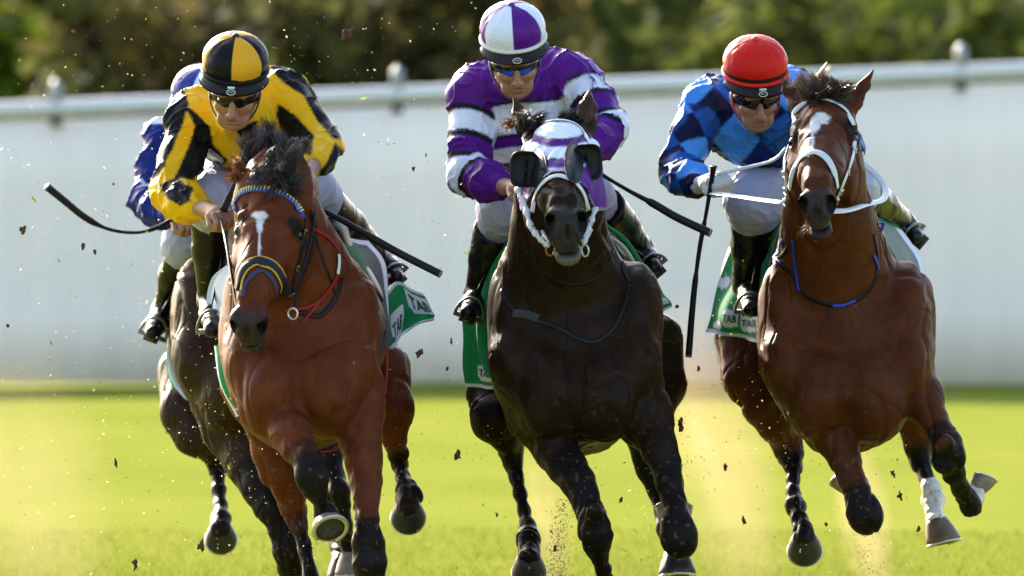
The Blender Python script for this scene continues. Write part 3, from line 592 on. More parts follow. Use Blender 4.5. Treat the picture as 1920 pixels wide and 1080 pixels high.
def goggles(J, L, fr, t):
    X, A, N = fr; V = []; C = []; na, nh = 60, 12
    for i in range(na):
        a = R(-82 + 164 * i / (na - 1)); br = 1 - .22 * math.exp(-(a / .16) ** 2)
        for j in range(nh):
            q = j / (nh - 1) * 2 - 1; hh = .025 * (math.cos(a * .95) ** .35 + .1)
            nose = .55 if q > 0 else 1; bb = (1 - (1 - nose * .55) * math.exp(-(a / .17) ** 2)) if q > 0 else 1
            r = .0945 - .010 * q * q; V.append(L(0, .000, -.008) + A * (q * hh * bb) + r * (math.sin(a) * X * .86 + math.cos(a) * N * 1.03))
            b = J.get('lens'); C.append(b if (b and abs(a) < .62 and q > -.05) else (.006, .006, .008))  # blue patch low on the lens is a painted reflection
    I = np.arange(na * nh).reshape(na, nh); Q = np.stack([I[:-1, :-1], I[1:, :-1], I[1:, 1:], I[:-1, 1:]], -1).reshape(-1, 4)
    g = mesh_np('goggles', V, Q, mat('lens', rough=.12, attr=True, spec=.35), t, col=np.array(C))
    P = [L(0, -.006, -.012) + .092 * (math.sin(a) * X * .88 + math.cos(a) * N * 1.05) for a in np.linspace(R(78), R(282), 30)]
    MB().tube(P, .009, 8, nor=[nrm(p - L(0, 0, 0)) for p in P], flat=.2).build('strap', mat('strap_black', (.015, .015, .015), .6), g)
    # chin strap
    P = catmull([L(-.082, -.01, .0), L(-.078, .04, .012), L(-.055, .085, .022), L(-.02, .118, .038), L(.02, .118, .038), L(.055, .085, .022), L(.078, .04, .012), L(.082, -.01, 0)], 40)
    MB().tube(P, .0065, 8, nor=[nrm(p - L(0, .04, -.02)) for p in P], flat=.35).build('chin_strap', mat('chin_' + J['nm'], J.get('chin', (.02, .014, .012)), .6), t)
def segparam(V, pts):                                               # position along a limb, distance and sideways offset (photo pixels)
    best = np.full(len(V), 9.); T = np.zeros(len(V)); O = np.zeros(len(V))
    for i, (a, b) in enumerate(zip(pts[:-1], pts[1:])):
        d = b - a; t = np.clip((V - a) @ d / d.dot(d), 0, 1); D = np.linalg.norm(V - a - t[:, None] * d, axis=1)
        sd = nrm(np.cross(d, [0, -1, 0])); off = (V - a - t[:, None] * d) @ sd * 560; m = D < best; best[m] = D[m]; T[m] = i + t[m]; O[m] = off[m]
    return T, best, O
def cloth_disp(amp, f=14, st=(1, 1, 1), seed=1):
    def g(V, Nn):
        P = V * np.array(st); wv = P + .06 * np.stack([fbm(P, 5, seed + 7, 2)] * 3, 1)
        r = 1 - np.abs(noise(wv, f, seed)); r2 = 1 - np.abs(noise(wv * [1, 1, 1.5], f * 2.1, seed + 3))
        return amp * (r ** 6 - .2) + amp * .65 * (r2 ** 6 - .2) + amp * .6 * fbm(V, 6, seed + 9, 2)
    return g
SKIN = lambda: mat('skin', rough=.48, attr=True, noise_amt=.08, nscale=60, bump=.12, bscale=200, spec=.4)
def build_rider(J):
    OFF[0] = J['off']; t = thing('person', J['label'], 'person', 'jockeys riding in the race'); u = S(.9); nm = J['nm']
    fr = frame(*J['rot']); ho = W(*J['head'])
    g = lambda k: [W(*p[:3]) for p in J[k]]
    armL, armR = g('armL'), g('armR'); legL, legR = g('legL'), g('legR'); ch = W(*J['chest'][:3]); pel = W(*J['pelvis'][:3]); neck = W(*J['neckp'])
    # one continuous body
    s = Solid(.0042); L = face_prims(s, ho, fr, neck); grips = []
    s.chain([(neck, .06), (ch, .10), (pel, .10)], .05)
    for arm, q in ((armL, -1), (armR, 1)):
        s.chain([(neck, .05), (arm[0], .045)], .03); s.chain([(arm[0], .044), (arm[1], .036), (arm[2], .025)], .02)
        grips.append(hand_prims(s, arm[2], arm[3], np.array(J.get('hn', (0, -.35, .9))), q, 0, 1.08))
    for leg in (legL, legR): s.chain([(pel, .09), (leg[0], .085), (leg[1], .05), (leg[2], .024), (leg[3], .010)], .03)
    V, Q = s.mesh(sm=1); loc = V - ho; hx, ha, hn = loc @ fr[0], loc @ fr[1], loc @ fr[2]
    C = np.tile(np.array(J.get('skin', (.30, .145, .085))), (len(V), 1)); C *= (1 + .08 * fbm(V, 25, 5, 3))[:, None]
    hd = (np.abs(hx) < .1) & (ha > -.15) & (ha < .14) & (hn > -.14)
    lip = hd * np.clip(1.4 - np.hypot(hx / .022, (ha - .0745) / .011), 0, 1) * (hn > .05); C = C * (1 - .75 * lip[:, None]) + np.array([.26, .07, .055]) * .75 * lip[:, None]
    red = hd * np.clip(1 - np.hypot((np.abs(hx) - .038) / .03, (ha - .045) / .03), 0, 1) + hd * np.clip(1 - np.hypot(hx / .02, (ha - .045) / .02), 0, 1); C = C * (1 - .2 * red[:, None]) + np.array([.36, .12, .08]) * .2 * red[:, None]
    beard = hd * np.clip((ha - .055) / .03, 0, 1) * (1 - lip) * .18; C = C * (1 - beard[:, None]) + np.array([.12, .08, .06]) * beard[:, None]
    hair = (ha < .03) & (np.abs(hx) > .05) & (hn < .02) & (hn > -.2) & (ha > -.2); C[hair] = (.03, .02, .014)
    mesh_np('body', V, Q, SKIN(), t, col=C)
    helmet(J, L, fr, t); goggles(J, L, fr, t)
    # racing silks
    s = Solid(.0055); tx, ty = J['torso']; 
    s.ell(ch, (tx * u, .24, ty * u), None, .08); s.chain([(ch + [0, .1, 0], min(tx, ty) * u * .95), (pel, .135)], .08)
    for arm, key in ((armL, 'rL'), (armR, 'rR')):
        r = J.get(key, (40, 37, 33, 21)); s.cone(ch * .45 + arm[0] * .55 + [0, .05, 0], arm[0], r[0] * u * 1.1, r[0] * u, .05)
        e = arm[1]; s.chain([(arm[0], r[0] * u), (arm[0] * .5 + e * .5, r[1] * u), (e, r[2] * u), (e * .45 + arm[2] * .55, r[2] * u * .95), (e * .12 + arm[2] * .88, r[3] * u)], .03)
    for b in J.get('silkb', []): s.ell(W(*b[:3]), (b[3] * u, b[5], b[4] * u), None, .06)
    s.cone(L(0, .085, -.05), neck, .058, .085, .04)
    V, Q = s.mesh(cloth_disp(.012, 10, (1, 1, .75), J['seed'])); px, py = proj(V)
    rr = 46 * u; C = 0; V0 = V
    for kk in range(8):                                             # several samples per point keep the pattern edges clean
        V = V0 + rng.uniform(-.004, .004, V0.shape); px, py = proj(V)
        tl, dl, ol = segparam(V, armL[:3]); tr, dr, orr = segparam(V, armR[:3])
        aL = (dl < rr) & ((tl > .12)); aR = (dr < rr) & (tr > .12)
        C = C + J['silk'](px, py, V, aL, aR, tl, tr, ol, orr) / 8
    V = V0
    mesh_np('jersey', V, Q, mat('silk', rough=.42, attr=True, bump=.6, bscale=16, spec=.10, bdist=.012), t, col=C)
    # collar
    # breeches
    s = Solid(.0055)
    for leg, q in ((legL, 0), (legR, 1)):
        r = J.get('thR' if q and 'thR' in J else 'thigh', (62, 44, 34)); s.chain([(pel + [0, 0, -.02], .12), (leg[0], r[0] * u), (leg[1], r[1] * u), (leg[1] * .86 + leg[2] * .14, r[2] * u), (leg[1] * .66 + leg[2] * .34, r[2] * u * .62)], .05)
    for b in J.get('brb', []): s.ell(W(*b[:3]), (b[3] * u, b[5], b[4] * u), None, .04)
    V, Q = s.mesh(cloth_disp(.005, 16, (1, 1, .6), J['seed'] + 40)); mesh_np('breeches', V, Q, mat('breeches_cloth', (.35, .35, .46), .6, noise_amt=.05, nscale=10, bump=.3, bscale=30, bdist=.004), t)
    # boots
    for leg in (legL, legR):
        s = Solid(.0048); r = J.get('boot', (37, 34, 22)); f_ = J.get('bt', .2); k_, an, to = leg[1] * (1 - f_) + leg[2] * f_, leg[2], leg[3]
        dn = nrm(an - k_); fw = nrm(to - an); heel = an - fw * .03 + dn * .03
        s.chain([(k_, r[0] * u), (k_ * .6 + an * .4, r[1] * u), (an, r[2] * u)], .02); s.chain([(an, r[2] * u), (heel, .032)], .02)
        s.chain([(an + dn * .01, .038), ((an + to) / 2 + dn * .008, .036), (to, .027)], .02); s.ell(k_ - dn * .09, (.11, .11, .09), [nrm(np.cross(dn, [0, 1, .1])), nrm(np.cross(np.cross(dn, [0, 1, .1]), dn)), dn], .004, -1)
        V, Q = s.mesh(cloth_disp(.0024, 11, (1, 1, .9), J['seed'] + 60)); b = mesh_np('boot', V, Q, mat('boot_leather', (.005, .0045, .004), .30, spec=.25, bump=.4, bscale=18, bdist=.006), t)
        m = MB(); m.box(to * .65 + an * .35 + dn * .036, (.026, .075, .005), np.stack([nrm(np.cross(fw, dn)), fw, dn])); m.build('sole', mat('boot_sole', (.02, .018, .016), .7), b); m = MB(); m.box(heel + dn * .032, (.022, .022, .008), np.stack([nrm(np.cross(fw, dn)), fw, dn])); m.build('heel', mat('boot_sole'), b)
    if J.get('glove'):
        for arm, q in ((armL, -1), (armR, 1)):
            s = Solid(.0036); hand_prims(s, arm[2], arm[3], np.array(J.get('hn', (0, -.35, .9))), q, .003, 1.08); V, Q = s.mesh(lambda V, n: .0012 * fbm(V, 70, 3, 2)); mesh_np('glove', V, Q, mat('glove_cloth', (.50, .49, .46), .75, bump=.4, bscale=160), t)
    J.update(t=t, grips=grips, L=L, fr=fr); return J
BLK = (.006, .006, .007); YEL = (.74, .40, .006); PUR = (.080, .008, .175); WHT = (.66, .68, .76)
def sel(px, base): return np.tile(np.array(base, float), (len(px), 1))
def inpoly(px, py, P):
    r = np.zeros(len(px), bool); n = len(P)
    for i in range(n):
        (x0, y0), (x1, y1) = P[i], P[(i + 1) % n]; c = (y0 > py) != (y1 > py); r ^= c & (px < (x1 - x0) * (py - y0) / ((y1 - y0) or 1e-9) + x0)
    return r
BLK1 = [[(344, 160), (354, 196), (344, 228), (332, 256), (320, 284), (307, 312), (290, 336), (262, 325), (295, 250), (308, 185)],
    [(344, 196), (362, 206), (394, 238), (400, 272), (384, 305), (362, 338), (325, 332), (345, 297), (360, 257), (366, 236)],
    [(298, 346), (330, 332), (362, 352), (356, 378), (338, 386), (312, 372)], [(440, 236), (485, 226), (478, 256), (462, 275), (444, 250)],
    [(375, 257), (400, 272), (428, 300), (400, 330), (360, 330), (366, 288)],  # lower chest: a shadow painted in as black, not a silk panel
    [(498, 112), (530, 112), (560, 130), (590, 172), (612, 215), (640, 250), (640, 262), (622, 257), (594, 225), (569, 179), (534, 157), (517, 141)],
    [(627, 266), (645, 285), (640, 330), (606, 340), (596, 325), (614, 297)], [(520, 194), (550, 213), (589, 254), (582, 292), (553, 280), (525, 242), (518, 219)]]
def silk1(px, py, V, aL, aR, tl, tr, ol, orr):
    C = sel(px, YEL); w_ = 2 * noise(V, 25, 1)
    for P in BLK1: C[inpoly(px + w_, py + w_, P)] = BLK
    return C
def bands(v, edges, cols, base):
    C = sel(v, base)
    for (a, b), c in zip(edges, cols): C[(v >= a) & (v < b)] = c
    return C
def silk2(px, py, V, aL, aR, tl, tr, ol, orr):
    v = py + .10 * (px - 985) + 3 * noise(V, 9, 2)
    C = bands(v, [(188, 194), (194, 250), (250, 256), (256, 275), (275, 300), (300, 306)], [BLK, WHT, BLK, PUR, WHT, BLK], PUR)
    cl = bands(tl + ol * .0012, [(.20, .27), (.27, .54), (.54, .62), (.62, .82), (.82, .89), (.89, 1.20), (1.20, 1.30)], [BLK, WHT, BLK, PUR, BLK, WHT, BLK], PUR); C[aL] = cl[aL]
    cr = bands(tr + orr * .0010, [(.12, .20), (.20, .46), (.46, .54), (.80, .87), (.87, 1.12), (1.12, 1.2)], [BLK, WHT, BLK, BLK, WHT, BLK], PUR); C[aR] = cr[aR]
    return C
def silk3(px, py, V, aL, aR, tl, tr, ol, orr):
    LB, MB_, NV = (.06, .27, .72), (.014, .085, .33), (.004, .008, .04)
    def dia(a, b):
        p, q = np.floor(a + b), np.floor(a - b); C = sel(a, LB); m = (p + q) % 2 == 0; C[m] = NV; C[(~m) & (p % 2 == 0)] = MB_; k = m & (p % 3 == 0); C[k] = (.007, .022, .12); return C
    C = dia((px + 8 * noise(V, 6, 1)) / 92, (py + 8 * noise(V, 6, 5)) / 104); L_ = dia(ol / 80 + .3, tl * 2.0); C[aL] = L_[aL]; return C
def silk4(px, py, V, aL, aR, tl, tr, ol, orr):
    BLU = (.006, .018, .15); C = sel(px, BLU); C[(py < 232) & ~(aL & (tl > .1))] = WHT; C[aL & (np.abs(tl - .98 + ol * .006) < .02)] = WHT; return C
def cap(cols, off): return lambda a, z: cols[int(((a + off) % 360) // 60) % len(cols)]
ORG = (.68, .32, .015)
J1 = mk(-.35, nm='gold', label='jockey in gold and black silks with a quartered cap, riding the bright bay horse', seed=11, head=(440, 171, .55), rot=(-25, -3, 3), cap=cap([ORG, BLK], 2), seam=0, btn=BLK, band=BLK, tagrect=1, neckp=(455, 225, .80),
    chest=(452, 228, .98), pelvis=(490, 285, 1.5), torso=(98, 84), silkb=[(515, 175, .95, 62, 50, .16), (375, 215, .95, 52, 48, .16), (470, 262, .9, 70, 36, .12)],
    armL=[(354, 232, .86), (318, 362, .70), (372, 388, .52), (418, 404, .36)], armR=[(548, 195, .86), (607, 272, .72), (590, 308, .55), (566, 345, .36)], rL=(38, 39, 36, 27), rR=(42, 38, 33, 30),
    legL=[(425, 335, 1.25), (396, 372, .88), (394, 560, 1.08), (398, 618, .80)], thR=(50, 40, 32), legR=[(560, 325, 1.25), (584, 354, .95), (715, 487, 1.55), (742, 520, 1.42)], boot=(38, 34, 22))
J2 = mk(0, nm='purple', label='jockey in purple and white hooped silks riding the near-black hooded horse', seed=23, head=(965, 112, .55), rot=(-25, 3, -5), cap=cap([PUR, WHT], 3), seam=0, btn=PUR, band=(.62, .58, .50), lens=(.02, .08, .60), neckp=(975, 165, .80),
    chest=(985, 205, 1.0), pelvis=(1005, 270, 1.5), torso=(104, 100), silkb=[(1040, 140, .95, 66, 48, .16), (900, 165, .95, 48, 46, .16), (960, 270, .95, 62, 40, .12)],
    armL=[(888, 185, .86), (880, 325, .74), (945, 350, .55), (982, 350, .40)], armR=[(1078, 150, .86), (1143, 243, .72), (1105, 285, .52), (1085, 310, .40)], rL=(40, 38, 34, 24), rR=(42, 37, 35, 25),
    legL=[(968, 335, 1.2), (944, 392, .90), (898, 548, 1.12), (878, 588, .92)], thR=(50, 38, 32), legR=[(1062, 325, 1.25), (1103, 362, .95), (1200, 470, 1.32), (1226, 502, 1.2)], boot=(46, 38, 26), bt=.30)
J3 = mk(.3, nm='red', label='jockey in a red cap and blue diamond patterned silks riding the right horse', seed=37, head=(1417, 175, .60), rot=(-25, 8, -4), cap=lambda a, z: (.55, .012, .008) if z > .016 else (.03, .012, .01), seam=.3, btn=(.72, .025, .014), band=(.6, .02, .012), tagrect=1, neckp=(1430, 215, .85), chin=(.3, .03, .02),
    chest=(1415, 222, 1.0), pelvis=(1475, 285, 1.5), torso=(108, 80), silkb=[(1480, 175, .95, 60, 52, .16), (1340, 190, .95, 46, 44, .16), (1430, 275, .95, 70, 34, .12)],
    armL=[(1318, 205, .86), (1272, 318, .74), (1308, 348, .52), (1346, 338, .42)], armR=[(1515, 190, .86), (1585, 270, .72), (1575, 320, .5), (1570, 345, .38)], rL=(40, 38, 33, 24), glove=1,
    legL=[(1455, 325, 1.2), (1415, 378, .85), (1403, 535, 1.08), (1408, 580, .80)], legR=[(1548, 325, 1.25), (1598, 352, .95), (1688, 420, 1.42), (1716, 444, 1.34)], thR=(50, 40, 34), boot=(43, 38, 28), thigh=(66, 52, 38))
J4 = mk(1.9, nm='blue', label='jockey in royal blue silks mostly hidden behind the gold and black one', seed=51, head=(381, 226, .55), rot=(-25, 0, 0), cap=cap([WHT, (.02, .04, .22)], 20), seam=0, btn=WHT, band=WHT, neckp=(390, 235, .80),
    chest=(400, 262, 1.0), pelvis=(430, 300, 1.5), torso=(88, 90), armL=[(308, 255, .86), (280, 378, .74), (322, 405, .5), (352, 415, .38)], armR=[(470, 230, .86), (520, 320, .72), (500, 360, .5), (480, 380, .38)], rL=(34, 36, 33, 22),
    legL=[(372, 420, 1.2), (350, 450, .9), (306, 582, 1.1), (286, 625, .9)], legR=[(520, 400, 1.2), (560, 440, .9), (600, 560, 1.1), (610, 590, .9)], boot=(33, 28, 20), thigh=(54, 38, 33))
for J, f in ((J1, silk1), (J2, silk2), (J3, silk3), (J4, silk4)):
    J["silk"] = f; build_rider(J)
# ------------------------------------------------------------------ tack: straps laid on the horse's own surface
def on_skin(H, px, py, lift=.003, dmax=1.2):
    OFF[0] = H['off']; o = Vector((0, -DIST, HCAM)); p = Vector(W(px, py, 0)); dr = (p - o).normalized()
    hit, n, i, d = H['bvh'].ray_cast(o, dr)
    if hit is None or hit.y > H['off'] + dmax: return None
    return np.array(hit), np.array(n)
def strap(H, name, pts, wpx, m, parent=None, lift=.002, n=None, flat=.28, deep=1.2):
    P2 = catmull([p[:2] for p in pts], n or max(10, len(pts) * 7)); P = []; Nn = []; last = None
    for x, y in P2:
        h = on_skin(H, x, y, dmax=deep)
        if h is None or (last is not None and abs(h[0][1] - last[0][1]) > .09):
            q = W(x, y, (last[0][1] - H['off']) if last is not None else .1); v, nn, i, d = H['bvh'].find_nearest(Vector(q)); h = (np.array(v), np.array(nn))
        P.append(h[0]); Nn.append(h[1]); last = h
    P = np.array(P); Nn = np.array(Nn)
    for _ in range(2):
        P[1:-1] = .5 * P[1:-1] + .25 * (P[:-2] + P[2:]); Nn[1:-1] = .5 * Nn[1:-1] + .25 * (Nn[:-2] + Nn[2:])
    Nn /= np.linalg.norm(Nn, axis=1, keepdims=True); r = wpx / 2 * S(0); P = P + Nn * (lift + r * flat * .5)
    MBo = MB(); MBo.tube(P, r, 10, nor=Nn, flat=flat); o = MBo.build(name, m, parent or H['t']); return o, P, Nn
def rope(name, pts, wpx, m, parent, flat=1.0, n=None, nor=None, off=0):
    P = catmull([W(*p) for p in pts], n or len(pts) * 8); r = np.interp(np.linspace(0, 1, len(P)), np.linspace(0, 1, len(wpx)), wpx) / 2 * S(0) if hasattr(wpx, '__len__') else wpx / 2 * S(0)
    m_ = MB(); m_.tube(P, r, 10, nor=[nor] * len(P) if nor is not None else None, flat=flat); return m_.build(name, m, parent)
def ring(name, c, r, th, m, parent, ax=(0.2, 1, 0), sx=1.0):
    ax = nrm(ax); u = nrm(np.cross(ax, [0, 0, 1])); v = np.cross(ax, u); r = r * .68; P = [c + r * (math.cos(a) * u * sx + math.sin(a) * v) for a in np.linspace(0, 2 * math.pi, 28)]
    b = MB(); b.tube(P, th, 8, cap=False); return b.build(name, m, parent)
def buckles(name, P, Nn, idx, r, m, parent):
    for i in idx:
        b = MB(); i = int(i * (len(P) - 1)); T = nrm(P[min(i + 1, len(P) - 1)] - P[max(i - 1, 0)]); n_ = Nn[i]; sd = np.cross(T, n_); c = P[i] + n_ * .004
        b.tube([c + sd * r + T * r * .7, c - sd * r + T * r * .7, c - sd * r - T * r * .7, c + sd * r - T * r * .7, c + sd * r + T * r * .7], .0017, 6)
        b.box(c - T * r * .9, (r * 1.05, .004, .0022), np.stack([sd, T, n_])); b.build(name, m, parent)
def sheet(name, grid, m, parent, th=.006, col=None, wav=.006, n=56, seed=1, edge=None):
    G = np.array([[W(*p) for p in row] for row in grid]); A = np.array([catmull(r, n) for r in G]); B = np.stack([catmull(A[:, j], n) for j in range(n)], 1)   # rows x cols
    du = np.gradient(B, axis=1); dv = np.gradient(B, axis=0); Nn = np.cross(du, dv); Nn /= np.linalg.norm(Nn, axis=2, keepdims=True) + 1e-9
    Nn *= -np.sign((Nn * [0, 1, 0]).sum(2).mean() + 1e-9)
    v, u = np.meshgrid(np.linspace(0, 1, n), np.linspace(0, 1, n), indexing='ij')
    wv = wav * (np.sin(u * 11 + v * 3 + seed) + .6 * np.sin(v * 9 - u * 5 + seed * 2)) * (.3 + v); B = B + Nn * wv[..., None]
    F_ = B + Nn * th / 2; K_ = B - Nn * th / 2; V = np.concatenate([F_.reshape(-1, 3), K_.reshape(-1, 3)]); I = np.arange(n * n).reshape(n, n)
    q = np.stack([I[:-1, :-1], I[:-1, 1:], I[1:, 1:], I[1:, :-1]], -1).reshape(-1, 4); Q = [q, q[:, ::-1] + n * n]
    for e in (I[0], I[-1][::-1], I[:, 0][::-1], I[:, -1]): Q.append(np.stack([e[:-1], e[:-1] + n * n, e[1:] + n * n, e[1:]], 1)[:, ::-1])
    C = None
    if col is not None: c = np.array([col(a, b) for a, b in zip(u.ravel(), v.ravel())]); C = np.concatenate([c, c])
    o = mesh_np(name, V, np.concatenate(Q), m, parent, col=C); return o, B, Nn
def lettering(word, BN, u0, v0, u1, v1, skew, m, parent, name='lettering', lift=.005, flip=False):
    """letters laid on a sheet, between (u0,v0) and (u1,v1) of it"""
    B, Nn = BN; n = B.shape[0]
    cu = bpy.data.curves.new(name, 'FONT'); cu.body = word; cu.extrude = .02; cu.offset = .012; cu.resolution_u = 3; tmp = bpy.data.objects.new('tmp', cu); COL.objects.link(tmp)
    dg = bpy.context.evaluated_depsgraph_get(); me = bpy.data.meshes.new_from_object(tmp.evaluated_get(dg)); bpy.data.objects.remove(tmp); bpy.data.curves.remove(cu)
    co = np.empty(len(me.vertices) * 3, np.float32); me.vertices.foreach_get('co', co); co = co.reshape(-1, 3); a, b = co.min(0), co.max(0)
    x = (co[:, 0] - a[0]) / (b[0] - a[0]); y = 1 - (co[:, 1] - a[1]) / (b[1] - a[1]); z = co[:, 2]
    u = u0 + (u1 - u0) * x; v = v0 + (v1 - v0) * y + skew * (x - .5)
    fu = np.clip(u, 0, 1) * (n - 1); fv = np.clip(v, 0, 1) * (n - 1); iu = np.minimum(fu.astype(int), n - 2); iv = np.minimum(fv.astype(int), n - 2); tu = (fu - iu)[:, None]; tv = (fv - iv)[:, None]
    g = lambda M: (M[iv, iu] * (1 - tu) + M[iv, iu + 1] * tu) * (1 - tv) + (M[iv + 1, iu] * (1 - tu) + M[iv + 1, iu + 1] * tu) * tv
    P = g(B) + g(Nn) * (lift + (z * .03))[:, None]; me.vertices.foreach_set('co', P.astype(np.float32).ravel()); me.update()
    return link(name, me, m, parent)
GRN, CW, DKG = (.006, .20, .068), (.58, .60, .66), (.06, .07, .075)
CL = mat('cloth_cotton', rough=.8, attr=True, bump=.4, bscale=25, spec=.15, bdist=.004)
LET = mat('letter_green', (.004, .075, .028), .7)
WL, WM = mat('white_leather', (.56, .57, .56), .45, bump=.3, bscale=60), mat('bright_metal', (.55, .55, .53), .3, metal=.8)
BL, BRS = mat('black_leather', (.009, .008, .008), .45, spec=.15, bump=.3, bscale=60), mat('brass', (.25, .17, .06), .3, metal=.9)
RED, BLUE = mat('red_leather', (.24, .008, .007), .5, spec=.2), mat('blue_web', (.008, .03, .30), .5)
def tabcloth(tags, border=(0, 0, 0, 1), bw=.05, strip=None):         # green with a white hem and white tag shapes
    def f(u, v):
        l, r, t, b = border
        if (l and u < bw) or (r and u > 1 - bw) or (t and v < bw) or (b and v > 1 - bw): return CW
        for (a, b_, c, d, sk) in tags:
            vv = v - sk * (u - (a + c) / 2)
            if a < u < c and b_ < vv < d and not (u - a < (c - a) * .25 and vv - b_ > (d - b_) * .75 + (u - a)): return CW
        if strip and strip(u, v): return CW
        return GRN
    return f

# ---- left front horse
H = H1; OFF[0] = H['off']; T = H['t']
nb, P, Nn = strap(H, 'browband', [(437, 392), (446, 368), (466, 356), (492, 355), (525, 363), (552, 382), (569, 408)], 13, BLUE, n=60)
b = MB()
for i in range(3, 57, 2):
    Tn = nrm(P[i + 1] - P[i - 1]); sd = np.cross(Tn, Nn[i]); c = P[i] + Nn[i] * .0045
    b.add([c - sd * .011 - Tn * .004, c - sd * .011 + Tn * .004, c + sd * .009, c - sd * .011 - Tn * .004 - Nn[i] * .004, c - sd * .011 + Tn * .004 - Nn[i] * .004, c + sd * .009 - Nn[i] * .004], [(0, 1, 2), (0, 3, 4, 1), (1, 4, 5, 2), (2, 5, 3, 0)])
b.build('beading', mat('bead_yellow', (.60, .50, .10), .4), nb, smooth=False)
n1, P, Nn = strap(H, 'noseband', [(446, 545), (451, 520), (463, 500), (487, 490), (512, 500), (527, 520), (538, 552)], 19, mat('grey_leather', (.018, .02, .03), .6, spec=.12)); ym = mat('yellow_trim', (.50, .27, .02), .6, spec=.12)
strap(H, 'trim', [(443, 540), (449, 512), (462, 492), (487, 483), (515, 493), (532, 517), (543, 553)], 5, ym, n1, lift=.005); strap(H, 'trim', [(453, 546), (457, 524), (468, 505), (487, 498), (508, 506), (521, 524), (531, 552)], 5, ym, n1, lift=.005)
strap(H, 'flash_strap', [(455, 556), (462, 530), (487, 508), (508, 520), (516, 540), (518, 562)], 8, mat('bluegrey', (.035, .045, .10), .6, spec=.12))
k, P, Nn = strap(H, 'cheek_strap', [(571, 402), (570, 440), (560, 490), (550, 530), (545, 572)], 9, BL); buckles('buckle', P, Nn, (.25, .6, .9), .009, BRS, k)
strap(H, 'throat_strap', [(582, 395), (590, 430), (582, 480), (566, 520), (556, 548)], 8, BL)
k, P, Nn = strap(H, 'cheek_strap', [(428, 420), (427, 470), (434, 520), (444, 560), (448, 590)], 10, WL); buckles('buckle', P, Nn, (.3, .55, .8), .010, WM, k)
ring('bit_ring', W(549, 588, -.16), 15 * S(), .0035, WM, T, (.5, 1, .1)); ring('bit_ring', W(446, 598, -.18), 13 * S(), .0035, WM, T, (-.8, 1, 0), .6)
strap(H, 'martingale', [(582, 428), (612, 445), (634, 475), (634, 505), (615, 545), (580, 575), (534, 582)], 6, RED, lift=.006); strap(H, 'martingale_fork', [(618, 540), (595, 570), (566, 607)], 6, RED, lift=.006)
strap(H, 'rein_end', [(630, 478), (631, 495), (629, 514)], 8, WL, lift=.012); strap(H, 'neck_strap', [(590, 440), (606, 490), (622, 530), (628, 552)], 5, BL)
strap(H, 'breast_strap', [(560, 585), (600, 592), (628, 560), (640, 520)], 10, BL, deep=1)
rope('rein', [(570, 345, .30), (590, 385, .15), (580, 460, .02), (560, 530, -.08), (552, 580, -.15)], 6, BL, T); rope('rein', [(414, 410, .33), (424, 455, .15), (433, 510, 0), (446, 585, -.17)], 6, BL, T)
rope('rein', [(418, 395, .33), (440, 350, .45), (452, 320, .6)], 15, BL, T, flat=.3, nor=(0, -1, .2))
rope('girth', [(470, 790, .75), (540, 838, .62), (592, 846, .55), (637, 838, .6), (690, 790, .7)], 16, mat('red_web', (.28, .010, .008), .6), T, flat=.25, nor=(0, 0, 1))
rope('girth_strap', [(724, 645, .80), (726, 690, .80), (722, 740, .76)], 5, mat('red_web'), T, flat=.3, nor=(0, -1, 0))
o, B, N_ = sheet('saddle_cloth', [[(600, 425, .95), (625, 432, 1.0), (652, 446, 1.1), (690, 452, 1.3)], [(640, 470, .85), (662, 480, .9), (690, 487, 1.1), (716, 490, 1.3)], [(675, 530, .85), (692, 535, .9), (708, 540, 1.05), (724, 545, 1.2)], [(700, 600, .8), (709, 602, .85), (719, 604, .95), (728, 606, 1.05)], [(716, 655, .8), (719, 655, .82), (724, 652, .86), (728, 645, .9)]], CL, T, col=lambda u, v: CW if (u > .90 or v < .07) else ((.01, .11, .04) if u + v * .9 < .80 and v > .1 else DKG), seed=2)
o, B, N_ = sheet('race_cloth', [[(728, 545, 1.22), (745, 528, 1.3), (768, 541, 1.35), (792, 552, 1.4)], [(726, 585, 1.2), (750, 560, 1.3), (780, 570, 1.35), (806, 578, 1.4)], [(727, 625, 1.2), (755, 595, 1.28), (785, 592, 1.35), (814, 592, 1.4)], [(731, 655, 1.2), (750, 632, 1.25), (778, 612, 1.3), (813, 596, 1.38)]], CL, T, col=tabcloth([(.46, .12, .97, .62, .10), (.08, .45, .34, .95, 0)], (0, 0, 1, 1), .07), seed=3, wav=.004)
lettering('TAB', (B, N_), .52, .22, .93, .52, .06, LET, o); lettering('TAB', (B, N_), .10, .6, .30, .85, -.05, LET, o)
o, B, N_ = sheet('saddle_pad', [[(425, 500, .8), (432, 498, .75), (440, 500, .7)], [(400, 520, .9), (412, 522, .85), (432, 525, .7)], [(390, 555, .95), (405, 558, .88), (430, 560, .7)], [(394, 590, .95), (408, 592, .88), (432, 592, .7)], [(412, 620, .9), (422, 622, .85), (436, 620, .7)]], CL, T, col=lambda u, v: (.46, .50, .62), seed=1, wav=.003)
o, B, N_ = sheet('race_cloth', [[(402, 648, .6), (415, 645, .52), (428, 642, .42)], [(409, 700, .6), (424, 697, .52), (440, 694, .42)], [(424, 742, .6), (440, 738, .52), (456, 733, .42)], [(446, 780, .6), (458, 775, .52), (472, 768, .42)]], CL, T, col=tabcloth([(.45, .25, .75, .75, 0)], (1, 0, 0, 1), .12), seed=5, wav=.003)
lettering('TAB', (B, N_), .47, .42, .73, .58, 0, LET, o)

